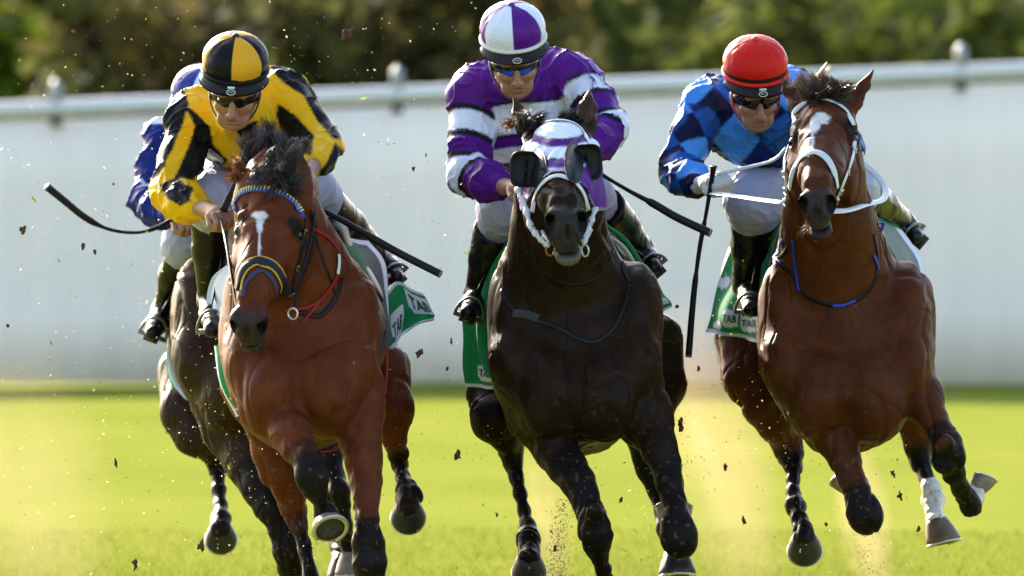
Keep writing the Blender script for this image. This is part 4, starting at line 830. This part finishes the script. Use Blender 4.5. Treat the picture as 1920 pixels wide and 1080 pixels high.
# ---- middle horse: hood with blinker cups
H = H2; OFF[0] = H['off']; T = H['t']; L = H['L']
me = H['body'].data; V = np.empty(len(me.vertices) * 3, np.float32); me.vertices.foreach_get('co', V); V = V.reshape(-1, 3).astype(float); Q = np.empty(len(me.loops), np.int32); me.loops.foreach_get('vertex_index', Q); Q = Q.reshape(-1, 4)
ho = W(*H['head']); X, A, N = H['fr']; loc = (V - ho) / H['hs']; hx, ha, hn = loc @ X, loc @ A, loc @ N; px, py = proj(V)
inside = (ha > -.21) & (hn > -.19) & (hn < .1) & (np.abs(hx) < .13) & (py < 323 + np.minimum(((px - 1048) / 58) ** 2, 1.3) * 56) & ~((np.abs(hx) > .045) & (ha < -.13)) & (V[:, 1] < .12) & (ha < .24)
fk = inside[Q].all(1); idx = np.unique(Q[fk]); mp = np.full(len(V), -1); mp[idx] = np.arange(len(idx)); nr = vnormals(V, Q)
Vh = V[idx] + nr[idx] * .005
def hoodcol(x, y):
    v = y + 13 * ((x - 1048) / 55) ** 2 * (1 - .0 * y); C = np.tile(np.array(PUR), (len(x), 1))
    for a, b, c in ((232, 262, WHT), (262, 265, BLK), (278, 299, WHT), (299, 302, BLK), (318, 322, WHT)): C[(v >= a) & (v < b)] = c
    C[y > 318 + np.minimum(((x - 1048) / 58) ** 2, 1.3) * 56] = (.4, .36, .5); return C
C = sum(hoodcol(px[idx] + rng.uniform(-2, 2, len(idx)), py[idx] + rng.uniform(-2, 2, len(idx))) for _ in range(8)) / 8
hood = mesh_np('hood', Vh, mp[Q[fk]], mat('hood_cloth', rough=.55, attr=True, bump=.4, bscale=40, spec=.25, bdist=.003), T, col=C); md = hood.modifiers.new('cloth', 'SOLIDIFY'); md.thickness = .004; md.offset = -1
cup = mat('cup_plastic', (.006, .006, .006), .42, spec=.15); pad = mat('cup_pad', (.010, .010, .012), .5, spec=.2)
for q, (cx_, cy_) in ((-1, (991, 318)), (1, (1094, 305))):
    c = W(cx_, cy_, -.055); ax = nrm(np.array([q * .38, -1, .05])); b = MB(); V_ = []; n = 44; prof = [(.006, -.01), (.046, -.01), (.050, .004), (.054, .022), (.057, .044), (.053, .046), (.049, .032), (.040, .030), (.005, .028)]
    sd = nrm(np.cross(ax, [0, 0, 1])); up = np.cross(sd, ax)
    for r, z in prof:
        for j in range(n):
            a = 2 * math.pi * j / n; sq = (abs(math.cos(a)) ** 3.2 + abs(math.sin(a)) ** 3.2) ** (-1 / 3.2); lean = z * (1.0 if math.cos(a) * q * np.sign(sd[0]) > 0 else .35)
            V_.append(c + ax * lean * 1.2 + r * sq * (math.cos(a) * sd * .80 + math.sin(a) * up * 1.04))
    b.add(V_, [(i * n + j, i * n + (j + 1) % n, (i + 1) * n + (j + 1) % n, (i + 1) * n + j) for i in range(len(prof) - 1) for j in range(n)] + [tuple(range(n))[::-1], tuple(range((len(prof) - 1) * n, len(prof) * n))]); b.build('blinker_cup', cup, hood)
    pts = [(cx_ - q * (18 + 15 * math.cos(a_)), cy_ + 36 * math.sin(a_)) for a_ in np.linspace(0, 2 * math.pi, 44)]; hits = [on_skin(H, *p_) for p_ in pts]; hp = np.array([h_[0] for h_ in hits if h_ is not None and h_[0][1] < .1]); m0 = hp.mean(0)
    co_, *_r = np.linalg.lstsq(np.c_[hp[:, 0] - m0[0], hp[:, 2] - m0[2]], hp[:, 1] - m0[1], rcond=None); P = []
    for p_ in pts: w0 = W(p_[0], p_[1], m0[1]); w0[1] = m0[1] + co_[0] * (w0[0] - m0[0]) + co_[1] * (w0[2] - m0[2]) - .020; P.append(w0)
    b = MB(); nn_ = nrm([co_[0], -1, co_[1]]); mid = np.mean(P, 0); V_ = [mid + nn_ * .006] + [mid + (p - mid) * .93 + nn_ * .004 for p in P] + [p - nn_ * .004 for p in P]; m_ = 44
    b.add(V_, [(0, 1 + i, 1 + (i + 1) % m_) for i in range(m_)] + [(1 + i, 1 + m_ + i, 1 + m_ + (i + 1) % m_, 1 + (i + 1) % m_) for i in range(m_)] + [tuple(range(2 * m_, m_, -1))]); b.tube(P, .006, 10, nor=[nrm([co_[0], -1, co_[1]])] * 44, flat=.35, cap=False); b.build('cup_rim', pad, hood)
strap(H, 'browband', [(978, 286), (984, 258), (1008, 238), (1045, 229), (1078, 236), (1098, 260), (1103, 280)], 8, WL, lift=.008)
strap(H, 'noseband', [(1000, 398), (1006, 366), (1022, 342), (1046, 331), (1074, 341), (1092, 363), (1101, 392)], 11, WL, lift=.004)
for pts in ([(970, 352), (984, 385), (996, 425), (1014, 448), (1030, 462)], [(1122, 340), (1118, 380), (1108, 415), (1098, 440), (1094, 458)]):
    P = catmull([W(x, y, .02 - (y - 340) * .0018) for x, y in pts], 40); b = MB(); b.tube(P, [.0095 + .003 * math.sin(i * 1.1) for i in range(40)], 8, nor=[(0, -1, 0)] * 40, flat=.6); k = b.build('cheek_strap', WL, T)
    buckles('buckle', P, np.tile([0, -1., .1], (40, 1)), (.15, .35, .55, .75, .92), .011, WM, k)
ring('bit_ring', W(1032, 468, -.14), 17 * S(), .0035, BRS, T, (-.5, 1, .1), .8); ring('bit_ring', W(1097, 470, -.14), 16 * S(), .0035, WM, T, (.6, 1, .1), .7)
rope('rein', [(1028, 455, -.15), (1000, 400, .10), (978, 362, .38)], 8, WL, T); rope('rein', [(1096, 455, -.15), (1118, 400, .1), (1108, 330, .38)], 8, WL, T)
k, P, Nn = strap(H, 'breast_strap', [(940, 545), (950, 565), (964, 583), (990, 596), (1040, 612), (1085, 635), (1118, 640), (1150, 615), (1170, 575), (1180, 535)], 9, BL, n=80)
strap(H, 'fleece_sleeve', [(962, 588), (985, 590), (1010, 598)], 17, mat('dark_fleece', (.03, .028, .028), .9, bump=1, bscale=200), k)
strap(H, 'neck_strap', [(988, 470), (986, 520), (1000, 575), (1014, 604)], 4, BL); strap(H, 'martingale', [(998, 470), (1015, 505), (1055, 530), (1100, 530), (1135, 505), (1150, 470)], 5, BL); strap(H, 'side_strap', [(1180, 530), (1170, 510), (1168, 490)], 7, BL)
OFF[0] = 0
def edge_roll(pts, wpx, wp2, T, dx=8):
    rope('cloth_roll', pts, wpx, mat('roll_green', GRN, .85, bump=.4, bscale=40), T, n=40); rope('cloth_edge', [(x + dx, y + 4, d - .03) for x, y, d in pts], wp2, mat('edge_grey', (.22, .23, .24), .7), T, n=40)
edge_roll([(988, 428, .85), (950, 468, .92), (922, 530, 1.0), (906, 600, 1.05), (908, 660, 1.05), (918, 706, 1.02)], [10, 26, 28, 26, 22, 12], [3, 7, 7, 7, 5, 3], T, 13)
o, B, N_ = sheet('race_cloth', [[(864, 560, 1.25), (890, 565, 1.2), (915, 568, 1.12), (940, 570, 1.0)], [(867, 620, 1.3), (890, 622, 1.25), (915, 624, 1.15), (945, 628, 1.0)], [(869, 680, 1.32), (892, 680, 1.27), (918, 682, 1.15), (950, 684, 1.0)], [(874, 724, 1.32), (896, 726, 1.27), (922, 728, 1.18), (955, 729, 1.05)]], CL, T, col=tabcloth([(.38, .70, .80, .90, 0)], (0, 0, 0, 1), .045), seed=4, wav=.005)
lettering('TAB', (B, N_), .40, .745, .76, .84, 0, LET, o)
rope('cloth_roll', [(1135, 422, .85), (1172, 452, .95), (1205, 505, 1.08), (1222, 550, 1.15)], [8, 12, 14, 12], mat('roll_green'), T); rope('cloth_edge', [(1140, 440, .8), (1170, 465, .88), (1196, 512, .98), (1208, 565, 1.02)], [3, 9, 10, 6], mat('edge_white', (.5, .51, .54), .7), T)
o, B, N_ = sheet('race_cloth', [[(1190, 500, 1.2), (1210, 508, 1.3), (1228, 522, 1.4)], [(1205, 545, 1.2), (1222, 545, 1.3), (1242, 548, 1.42)], [(1215, 575, 1.2), (1232, 568, 1.3), (1252, 562, 1.42)], [(1222, 602, 1.2), (1236, 590, 1.3), (1258, 576, 1.42)]], CL, T, col=tabcloth([(.5, .55, .95, .78, .1)], (0, 0, 0, 1), .09), seed=6, wav=.003)

# ---- right horse
H = H3; OFF[0] = H['off']; T = H['t']
strap(H, 'browband', [(1484, 228), (1491, 211), (1507, 197), (1531, 189), (1559, 192), (1585, 209), (1599, 236)], 11, WL, lift=.005)
strap(H, 'noseband', [(1483, 352), (1489, 322), (1505, 297), (1527, 287), (1548, 297), (1562, 322), (1568, 352)], 14, WL, lift=.004)
k, P, Nn = strap(H, 'cheek_strap', [(1602, 262), (1598, 290), (1587, 323), (1575, 354), (1560, 384)], 9, WL, lift=.004); buckles('buckle', P, Nn, (.2, .5, .8, .97), .010, WM, k)
k, P, Nn = strap(H, 'cheek_strap', [(1474, 272), (1474, 310), (1477, 350), (1476, 388)], 9, WL, lift=.006); buckles('buckle', P, Nn, (.5, .75, .95), .010, WM, k)
ring('bit_ring', W(1545, 418, -.20), 15 * S(), .0032, BRS, T, (.5, 1, 0), .7)
rope('rein', [(1334, 362, .38), (1375, 367, .22), (1420, 374, 0), (1468, 380, -.18)], 14, WL, T, flat=.3, nor=(0, -.8, .6)); rope('rein', [(1344, 326, .42), (1400, 314, .38), (1450, 300, .28), (1474, 278, .2)], 8, WL, T, flat=.5, nor=(0, -1, .4))
rope('rein', [(1556, 396, -.2), (1590, 394, -.1), (1625, 383, .1), (1655, 374, .25), (1659, 352, .35), (1640, 325, .4), (1612, 300, .4), (1600, 285, .35)], 14, WL, T, flat=.3, nor=(0, -.8, .5), n=60)
rope('rein', [(1616, 285, .12), (1614, 325, .1), (1603, 355, .05), (1586, 380, 0)], 5, WL, T); rope('strap_end', [(1615, 285, .12), (1616, 310, .1), (1611, 335, .1)], 9, WL, T, flat=.4, nor=(0, -1, 0))
strap(H, 'breast_strap', [(1446, 470), (1462, 495), (1482, 510), (1510, 552), (1560, 572), (1610, 560), (1640, 525), (1645, 480), (1638, 440)], 8, BL, n=80)
strap(H, 'blue_strap', [(1488, 450), (1493, 500), (1497, 535), (1499, 545)], 6, BLUE, lift=.005); strap(H, 'blue_strap', [(1440, 455), (1452, 482), (1466, 494)], 6, BLUE, lift=.005); strap(H, 'blue_strap', [(1562, 573), (1582, 572), (1602, 563)], 6, BLUE, lift=.007); strap(H, 'blue_strap', [(1636, 478), (1642, 492), (1645, 504)], 6, BLUE, lift=.006)
rope('ribbon', [(1624, 416, .3), (1632, 428, .24), (1648, 420, .2), (1656, 420, .2), (1650, 435, .2), (1640, 440, .2)], 7, BLUE, T, flat=.4)
WF = lambda u, v: (math.sin(u * 9 + v * 14) + math.sin(v * 17 - u * 6)) > 1.45
o, B, N_ = sheet('race_cloth', [[(1392, 420, 1.3), (1420, 405, 1.22), (1450, 392, 1.1), (1478, 388, .95)], [(1372, 470, 1.35), (1400, 470, 1.25), (1428, 470, 1.12), (1455, 465, .95)], [(1350, 530, 1.35), (1380, 535, 1.25), (1410, 540, 1.12), (1445, 540, .95)], [(1333, 580, 1.35), (1365, 590, 1.25), (1400, 596, 1.15), (1442, 600, .98)], [(1320, 622, 1.35), (1360, 629, 1.28), (1400, 636, 1.18), (1442, 643, 1.0)]], CL, T, col=tabcloth([(.29, .70, .53, .88, -.12), (.57, .70, .86, .90, -.12)], (0, 0, 0, 1), .04, WF), seed=8, wav=.007)
lettering('TAB', (B, N_), .31, .745, .52, .82, -.02, LET, o); lettering('TAB', (B, N_), .59, .765, .84, .835, -.02, LET, o)
edge_roll([(1480, 392, .85), (1452, 430, .9), (1436, 490, .95), (1430, 550, .95), (1434, 600, .92)], [8, 16, 15, 14, 8], [2, 5, 5, 5, 2], T, 7)
o, B, N_ = sheet('saddle_cloth', [[(1610, 385, 1.0), (1640, 396, 1.1), (1672, 412, 1.25)], [(1645, 430, .95), (1672, 438, 1.1), (1702, 450, 1.25)], [(1678, 480, .95), (1700, 480, 1.1), (1724, 482, 1.22)], [(1702, 520, .95), (1714, 515, 1.05), (1727, 508, 1.15)], [(1716, 545, .95), (1720, 542, 1.0), (1726, 536, 1.08)]], CL, T, col=lambda u, v: (.004, .14, .045) if (v < .13 and u > .3) else (CW if (u > .80 or v > .8) else (.17, .19, .17)), seed=9, wav=.003)

# ---- far left horse
H = H4; OFF[0] = H['off']; T = H['t']
rope('cloth_edge', [(366, 545, .8), (345, 572, .88), (330, 620, .95), (318, 660, 1.0), (330, 715, 1.0), (352, 748, .95)], [8, 14, 13, 14, 14, 8], mat('edge_lavender', (.40, .45, .56), .7), T, n=40)
rope('knee_tie', [(352, 545, .8), (362, 549, .72), (378, 555, .70)], 9, WL, T, flat=.5, nor=(0, -1, .2))
o, B, N_ = sheet('race_cloth', [[(312, 660, 1.15), (322, 664, 1.1), (336, 668, 1.0)], [(314, 695, 1.15), (328, 702, 1.08), (344, 706, 1.0)], [(322, 722, 1.12), (340, 735, 1.05), (358, 742, .98)]], CL, T, col=tabcloth([(.2, .5, .7, .8, 0)], (0, 0, 0, 0)), seed=3, wav=.002)
for H in (H1, H2, H3, H4):                                           # saddle under each rider, mostly hidden
    OFF[0] = H['off']; cx, cy = H['chest']; s = Solid(.009); c = W(cx + (H['rump'][0] - cx) * .4, cy - 215, 1.1)
    s.ell(c, (.13, .25, .05), None, .05); s.ell(c + [0, .22, .03], (.12, .05, .05), None, .05); s.ell(c + [0, -.2, .04], (.05, .05, .05), None, .04)
    for q in (-1, 1): s.ell(c + [q * .17, -.03, -.12], (.03, .16, .15), [(math.cos(.6), 0, q * math.sin(.6)), (0, 1, 0), (-q * math.sin(.6), 0, math.cos(.6))], .06)
    V, Q = s.mesh(); mesh_np('saddle', V, Q, BL, H['t'])
# stirrup irons and leathers, each at a boot
for H, J in ((H1, J1), (H2, J2), (H3, J3), (H4, J4)):
    OFF[0] = H['off']
    for key in ('legL', 'legR'):
        k_, an, to = [W(*p[:3]) for p in J[key]][1:]; fw = nrm(to - an); dn = nrm(an - k_); sd = nrm(np.cross(fw, dn)); c = an * .3 + to * .7 + dn * .045
        P = [c + sd * .048 * math.cos(a) - dn * (.085 * max(0, math.sin(a)) if math.sin(a) > 0 else 0) for a in np.linspace(0, math.pi, 16)]; P = [c - sd * .048] + [c + sd * .048] + P
        b = MB(); b.tube([c - sd * .052, c + sd * .052], .009, 8); b.tube([c + sd * .048 * math.cos(a) - dn * .085 * math.sin(a) for a in np.linspace(0, math.pi, 18)], .0055, 8); st = b.build('stirrup', mat('stirrup_steel', (.16, .16, .16), .4, metal=.7), H['t'])
        b = MB(); top = c - dn * .10; hip = k_ * .6 + W(J['pelvis'][0], k_[2] * 0 + J[key][1][1] + 10, J[key][1][2] + .25) * .4
        b.tube(catmull([top, top * .5 + hip * .5 + [0, .03, 0], hip], 12), .010, 8, nor=[(1, 0, 0)] * 12, flat=.25); b.build('stirrup_leather', BL, st)

# ------------------------------------------------------------------ hair
def hair(name, H, root, rr, dirs, Lr, n, col, seed, wid=.0035, curl=.03, mt=None):
    """many thin tapering locks; dirs = list of (direction, share)"""
    r = np.random.RandomState(seed); V = []; Q = []; C = []; k = 7
    cl = [(r.uniform(-1.3, 1.3, 3) * rr, nrm(np.array(d, float) + r.randn(3) * .22), Lr * (.6 + .6 * r.rand()), r.rand(3) * 6) for d, m in dirs for _ in range(m)]
    for i in range(n):
        c0, d, L_, ph = cl[r.randint(len(cl))]; p = root + c0 + r.randn(3) * .007; d = nrm(d + r.randn(3) * .06); side = nrm(np.cross(d, r.randn(3))); L_ = L_ * (.7 + .5 * r.rand()); w_ = wid * (.5 + r.rand()); b0 = len(V)
        for j in range(k):
            t = j / (k - 1); q = p + d * L_ * t + curl * t * np.array([math.sin(ph[0] + t * 3), math.sin(ph[1] + t * 2.5), math.sin(ph[2] + t * 3)]) + np.array([0, 0, -.3 * L_ * t * t]) * (1 if d[2] < .6 else .5)
            V += [q - side * w_ * (1 - t * .85), q + side * w_ * (1 - t * .85)]
            if j: Q.append((b0 + 2 * j - 2, b0 + 2 * j - 1, b0 + 2 * j + 1, b0 + 2 * j))
        C += [np.array(col) * (.6 + .8 * r.rand())] * (2 * k)
    return mesh_np(name, np.array(V), np.array(Q), mt or mat('horse_hair', rough=.45, attr=True, spec=.35, trans=.15), H['t'], col=np.array(C))
OFF[0] = H1['off']; L = H1['L']
DH = (.055, .042, .038)
hair('forelock', H1, L(.005, -.175, -.01), np.array([.034, .015, .02]), [((-.2, -.4, .8), 6), ((.25, -.3, .9), 7), ((.5, -.6, .3), 5), ((-.4, -.8, .2), 6), ((0, -.9, -.2), 6)], .065, 4600, DH, 1, .0016, .03)
for k, (x, y, d) in enumerate([(482, 300, .28), (505, 285, .32), (535, 305, .28)]): hair('mane', H1, W(x, y, d), np.array([.03, .03, .02]), [((-.1, -.1, 1), 6), ((.3, 0, 1), 5), ((-.3, -.2, .8), 4)], .070, 2300, DH, 10 + k, .0016, .03)
hair('mane', H1, W(450, 325, .15), np.array([.010, .02, .025]), [((-.8, -.1, .4), 5), ((-.5, 0, .8), 4)], .04, 420, (.16, .045, .014), 20, .0015, .015)
hair('chin_hair', H1, L(-.02, .34, -.16), np.array([.04, .02, .02]), [((-.6, -.1, -.8), 5), ((.1, -.1, -1), 5)], .020, 420, (.16, .09, .04), 4, .0011, .005)
OFF[0] = 0; L = H2['L']
hair('mane', H2, W(992, 236, .16), np.array([.022, .02, .010]), [((-.9, 0, .4), 5), ((.3, -.2, .7), 5), ((.6, 0, .3), 3)], .045, 1100, (.030, .019, .014), 5, .0018, .015)
hair('mane', H2, W(1066, 230, .16), np.array([.022, .02, .010]), [((-.8, 0, .3), 5), ((.4, -.2, .5), 4)], .040, 900, (.030, .019, .014), 6, .0018, .015)
hair('mane', H2, W(965, 236, .22), np.array([.010, .02, .010]), [((-1, 0, .2), 4)], .035, 160, (.20, .08, .03), 7, .0013, .01)
OFF[0] = H3['off']; L = H3['L']
hair('forelock', H3, L(.01, -.16, -.02), np.array([.045, .015, .015]), [((.1, -.4, .8), 5), ((-.4, -.4, .6), 6), ((.5, -.5, .5), 6), ((.1, -1, .1), 5)], .065, 2600, (.060, .036, .024), 8, .0020, .02)
hair('mane', H3, W(1548, 172, .2), np.array([.04, .03, .015]), [((-.7, 0, .5), 5), ((0, 0, 1), 6), ((.5, 0, .7), 4)], .075, 1700, (.17, .115, .075), 9, .0017, .02)
hair('chin_hair', H3, L(-.02, .34, -.17), np.array([.02, .02, .008]), [((-.5, -.2, -.8), 6), ((.2, -.1, -1), 4)], .032, 110, (.25, .18, .11), 14, .0009, .008)
hair('tail', H3, W(1462, 690, 1.9), np.array([.03, .04, .03]), [((.1, 0, -1), 6), ((.4, 0, -.9), 5), ((-.3, .2, -1), 4)], .10, 1500, (.03, .018, .012), 15, .002, .05)

# ------------------------------------------------------------------ whips
def whip(label, J, pts, wpx, band=None):
    OFF[0] = J['off']; P = catmull([W(*p) for p in pts], 60); r = np.interp(np.linspace(0, 1, 60), [a for a, _ in wpx], [b for _, b in wpx]) / 2 * S(); t = thing('riding_whip', label, 'whip', 'padded whips carried by the jockeys')
    b = MB(); b.tube(P, r, 12); b.build('shaft', mat('whip_black', (.007, .006, .006), .5, spec=.2, bump=.3, bscale=90), t)
    b = MB(); d = nrm(P[-1] - P[-2]); b.lathe(P[-1], d, [(r[-1] * 1.0, -.004), (r[-1] * 1.02, .002), (r[-1] * .6, .004)], 12); b.build('end_cap', mat('whip_cap', (.14, .14, .14), .4), t)
whip('short black padded whip held low across the front of the bright bay horse', J1, [(560, 362, .42), (590, 385, .38), (650, 418, .36), (740, 470, .32), (826, 514, .30)], [(0, 12), (.12, 13), (.3, 9), (.6, 13), (.63, 15), (1, 15)])
whip('black whip bending upward at far left, held by the mostly hidden jockey', J4, [(336, 402, .40), (300, 424, .36), (258, 436, .30), (205, 430, .26), (160, 408, .22), (120, 376, .2), (88, 350, .18)], [(0, 8), (.25, 9), (.26, 6), (.55, 7), (.62, 13), (1, 15)])
whip('black whip held slanting down to the right by the purple and white jockey', J2, [(1095, 300, .42), (1130, 328, .40), (1180, 358, .36), (1225, 382, .34), (1270, 408, .32), (1332, 437, .30)], [(0, 9), (.3, 7), (.42, 8), (.55, 10), (.57, 15), (1, 16)])
whip('long black whip hanging straight down from the white gloved hand', J3, [(1338, 312, .36), (1334, 340, .38), (1324, 400, .40), (1311, 470, .42), (1300, 560, .44), (1291, 668, .46)], [(0, 15), (.03, 11), (.2, 9), (.45, 7), (.46, 10), (.7, 8), (.72, 11), (1, 13)])

# ------------------------------------------------------------------ kicked-up turf
def clod(p, r, seed):
    s = np.random.RandomState(seed); n = 9; V = []; m = 12
    for i in range(n):
        for j in range(m):
            a, b_ = math.pi * i / (n - 1), 2 * math.pi * j / m; V.append([math.sin(a) * math.cos(b_), math.sin(a) * math.sin(b_), math.cos(a)])
    V = np.array(V); k = 1 + 1.2 * fbm(V + seed * 3.1, 1.6, seed, 3); V = V * k[:, None] * r * (np.array([.75, .8, 1.1]) + .3 * s.rand(3)) + p
    F = [(i * m + j, (i + 1) * m + j, (i + 1) * m + (j + 1) % m, i * m + (j + 1) % m) for i in range(n - 1) for j in range(m)]
    b = MB(); b.add(V, F); return b
OFF[0] = 0
CLODS = [(650, 68, 13, .6), (775, 317, 5, .3), (799, 292, 2.5, .3), (43, 433, 8, -.2), (156, 462, 4.5, .2), (178, 472, 4.5, .1), (785, 664, 8, .3), (838, 690, 4, .5), (857, 855, 8, .2), (217, 868, 6, .3), (377, 1025, 9, .4), (253, 1058, 8, .2), (1277, 793, 9, .2), (1002, 842, 5, .8), (1237, 483, 4, .9), (1270, 575, 4, .9), (1395, 978, 7, .9), (1674, 888, 7, .9), (1688, 930, 6, .8), (1549, 983, 5, .6), (1722, 991, 5, .2), (932, 965, 4, .4), (1165, 937, 5, .6), (846, 640, 4, .2), (1398, 670, 3, .7), (862, 573, 3, .5), (1310, 690, 5, 1.2), (1040, 1030, 6, .9), (15, 610, 3.5, .2), (213, 345, 2.5, .1), (608, 855, 4, .5), (1360, 875, 5, 1), (138, 60, 4, 1)]
for i, (x, y, r, d) in enumerate(CLODS):
    o = clod(W(x, y, d), r * .66 * S(d), i).build('dirt_clod', mat('clod_soil', (.075, .035, .016), .95, noise_amt=.4, nscale=60)); tag(o, 'small ragged clod of brown soil flying through the air', 'dirt clod', 'clods of soil thrown up by the hooves')
def specks(name, label, cat, N, fn, size, cols, m, long=1.0):
    r = np.random.RandomState(len(name) + N); P = np.array([fn(r) for _ in range(N)]); a = r.randn(N, 3); a /= np.linalg.norm(a, axis=1, keepdims=True); b = np.cross(a, r.randn(N, 3)); b /= np.linalg.norm(b, axis=1, keepdims=True); s_ = size * (.4 + 1.2 * r.rand(N, 1) ** 2)
    a *= s_ * long; b *= s_ * .5; V = np.stack([P - a, P + b - a * .2, P + a, P - b + a * .1], 1).reshape(-1, 3); c = np.array(cols)[r.randint(0, len(cols), N)]
    return tag(mesh_np(name, V, np.arange(4 * N).reshape(-1, 4), m, col=np.repeat(c, 4, 0), smooth=False), label, cat, kind='stuff')
def spray(r):
    k = r.rand()
    if k < .50: return W(r.uniform(-20, 900), 1080 * r.rand() ** .8, r.uniform(-.5, 3))
    if k < .62: return W(r.normal(420, 200), r.normal(760, 220), r.uniform(-.2, 2))
    if k < .85: x = r.uniform(1270, 1700); return W(x, r.normal(850, 130), r.uniform(.3, 2))
    return W(r.uniform(900, 1300), r.uniform(780, 1080), r.uniform(.2, 1.5))
specks('turf_spray', 'tiny bits of grass and soil floating in the air behind the hooves', 'spray', 4200, spray, .0034, [(.30, .36, .04), (.45, .45, .25), (.10, .05, .02), (.5, .5, .42), (.3, .2, .1)], mat('bits', rough=.6, attr=True, trans=.4))
specks('flying_grass', 'torn blades of grass tumbling through the air', 'grass', 170, spray, .0065, [(.18, .28, .02), (.30, .36, .03), (.10, .16, .02)], mat('bits'), 1.6)
def jet(r):
    k = r.rand()
    if k < .55: t = r.rand(); return W(1043 + 10 * t + r.normal(0, 9 + 6 * (1 - t)), 1085 - 150 * t ** 1.2, r.uniform(.7, 1.1))
    if k < .8: t = r.rand(); return W(1630 - 20 * t + r.normal(0, 16), 1080 - 170 * t, r.uniform(.6, 1.2))
    t = r.rand(); return W(545 + r.normal(0, 28), 1040 + r.normal(0, 40), r.uniform(.8, 1.2) + 1.4)
specks('soil_spray', 'jets of fine brown soil thrown up behind the hooves', 'spray', 2200, jet, .0030, [(.14, .07, .03), (.20, .11, .05), (.07, .035, .02)], mat('bits'))
def plume(name, label, a, b, rx, dens, col=(.74, .55, .38)):
    """a soft drifting cloud: dense along its middle, thinning to nothing at its edge"""
    m = bpy.data.materials.new('dust'); m.use_nodes = True; n = m.node_tree.nodes; l = m.node_tree.links; n.remove(n['Principled BSDF'])
    v = n.new('ShaderNodeVolumePrincipled'); v.inputs['Color'].default_value = (*col, 1); v.inputs['Anisotropy'].default_value = 0; tc = n.new('ShaderNodeTexCoord')
    g = n.new('ShaderNodeTexGradient'); g.gradient_type = 'SPHERICAL'; l.new(tc.outputs['Object'], g.inputs[0])
    nz = n.new('ShaderNodeTexNoise'); nz.inputs['Scale'].default_value = 1.6; nz.inputs['Detail'].default_value = 4; l.new(tc.outputs['Object'], nz.inputs['Vector'])
    mr = n.new('ShaderNodeMapRange'); mr.inputs[1].default_value = .35; mr.inputs[2].default_value = .7; mr.inputs[3].default_value = dens * .3; mr.inputs[4].default_value = dens * 2; l.new(nz.outputs[0], mr.inputs[0])
    mu = n.new('ShaderNodeMath'); mu.operation = 'MULTIPLY'; l.new(g.outputs[1], mu.inputs[0]); l.new(mr.outputs[0], mu.inputs[1]); l.new(mu.outputs[0], v.inputs['Density']); l.new(v.outputs[0], n['Material Output'].inputs['Volume'])
    A, B = W(*a), W(*b); d = B - A; Ln = np.linalg.norm(d) / 2; V = []; k, q = 14, 20
    for i in range(k):
        for j in range(q): t, p = math.pi * i / (k - 1), 2 * math.pi * j / q; V.append((math.sin(t) * math.cos(p), math.sin(t) * math.sin(p), math.cos(t)))
    mb = MB(); mb.add(V, [(i * q + j, (i + 1) * q + j, (i + 1) * q + (j + 1) % q, i * q + (j + 1) % q) for i in range(k - 1) for j in range(q)])
    o = mb.build(name, m); o.location = (A + B) / 2; o.rotation_euler = Vector(d).to_track_quat('Z', 'Y').to_euler(); o.scale = (rx * S(), rx * S() * 1.6, Ln); tag(o, label, 'dust', kind='stuff')
plume('dust', 'soft plume of beige dust drifting beside the right horse', (1255, 560, 2.6), (1440, 1150, 1.6), 105, 1.4)
plume('dust', 'short jet of beige dust rising under the right horse', (1590, 820, 2.2), (1650, 1120, 1.3), 60, 2.0)
plume('dust', 'thin beige dust between the middle horse and its kicked up soil', (1000, 820, 1.8), (1045, 1140, 1.2), 60, 1.5)
plume('dust', 'pale dust low at the far left of the picture', (-40, 700, 3.6), (130, 1160, 2.6), 190, .35)
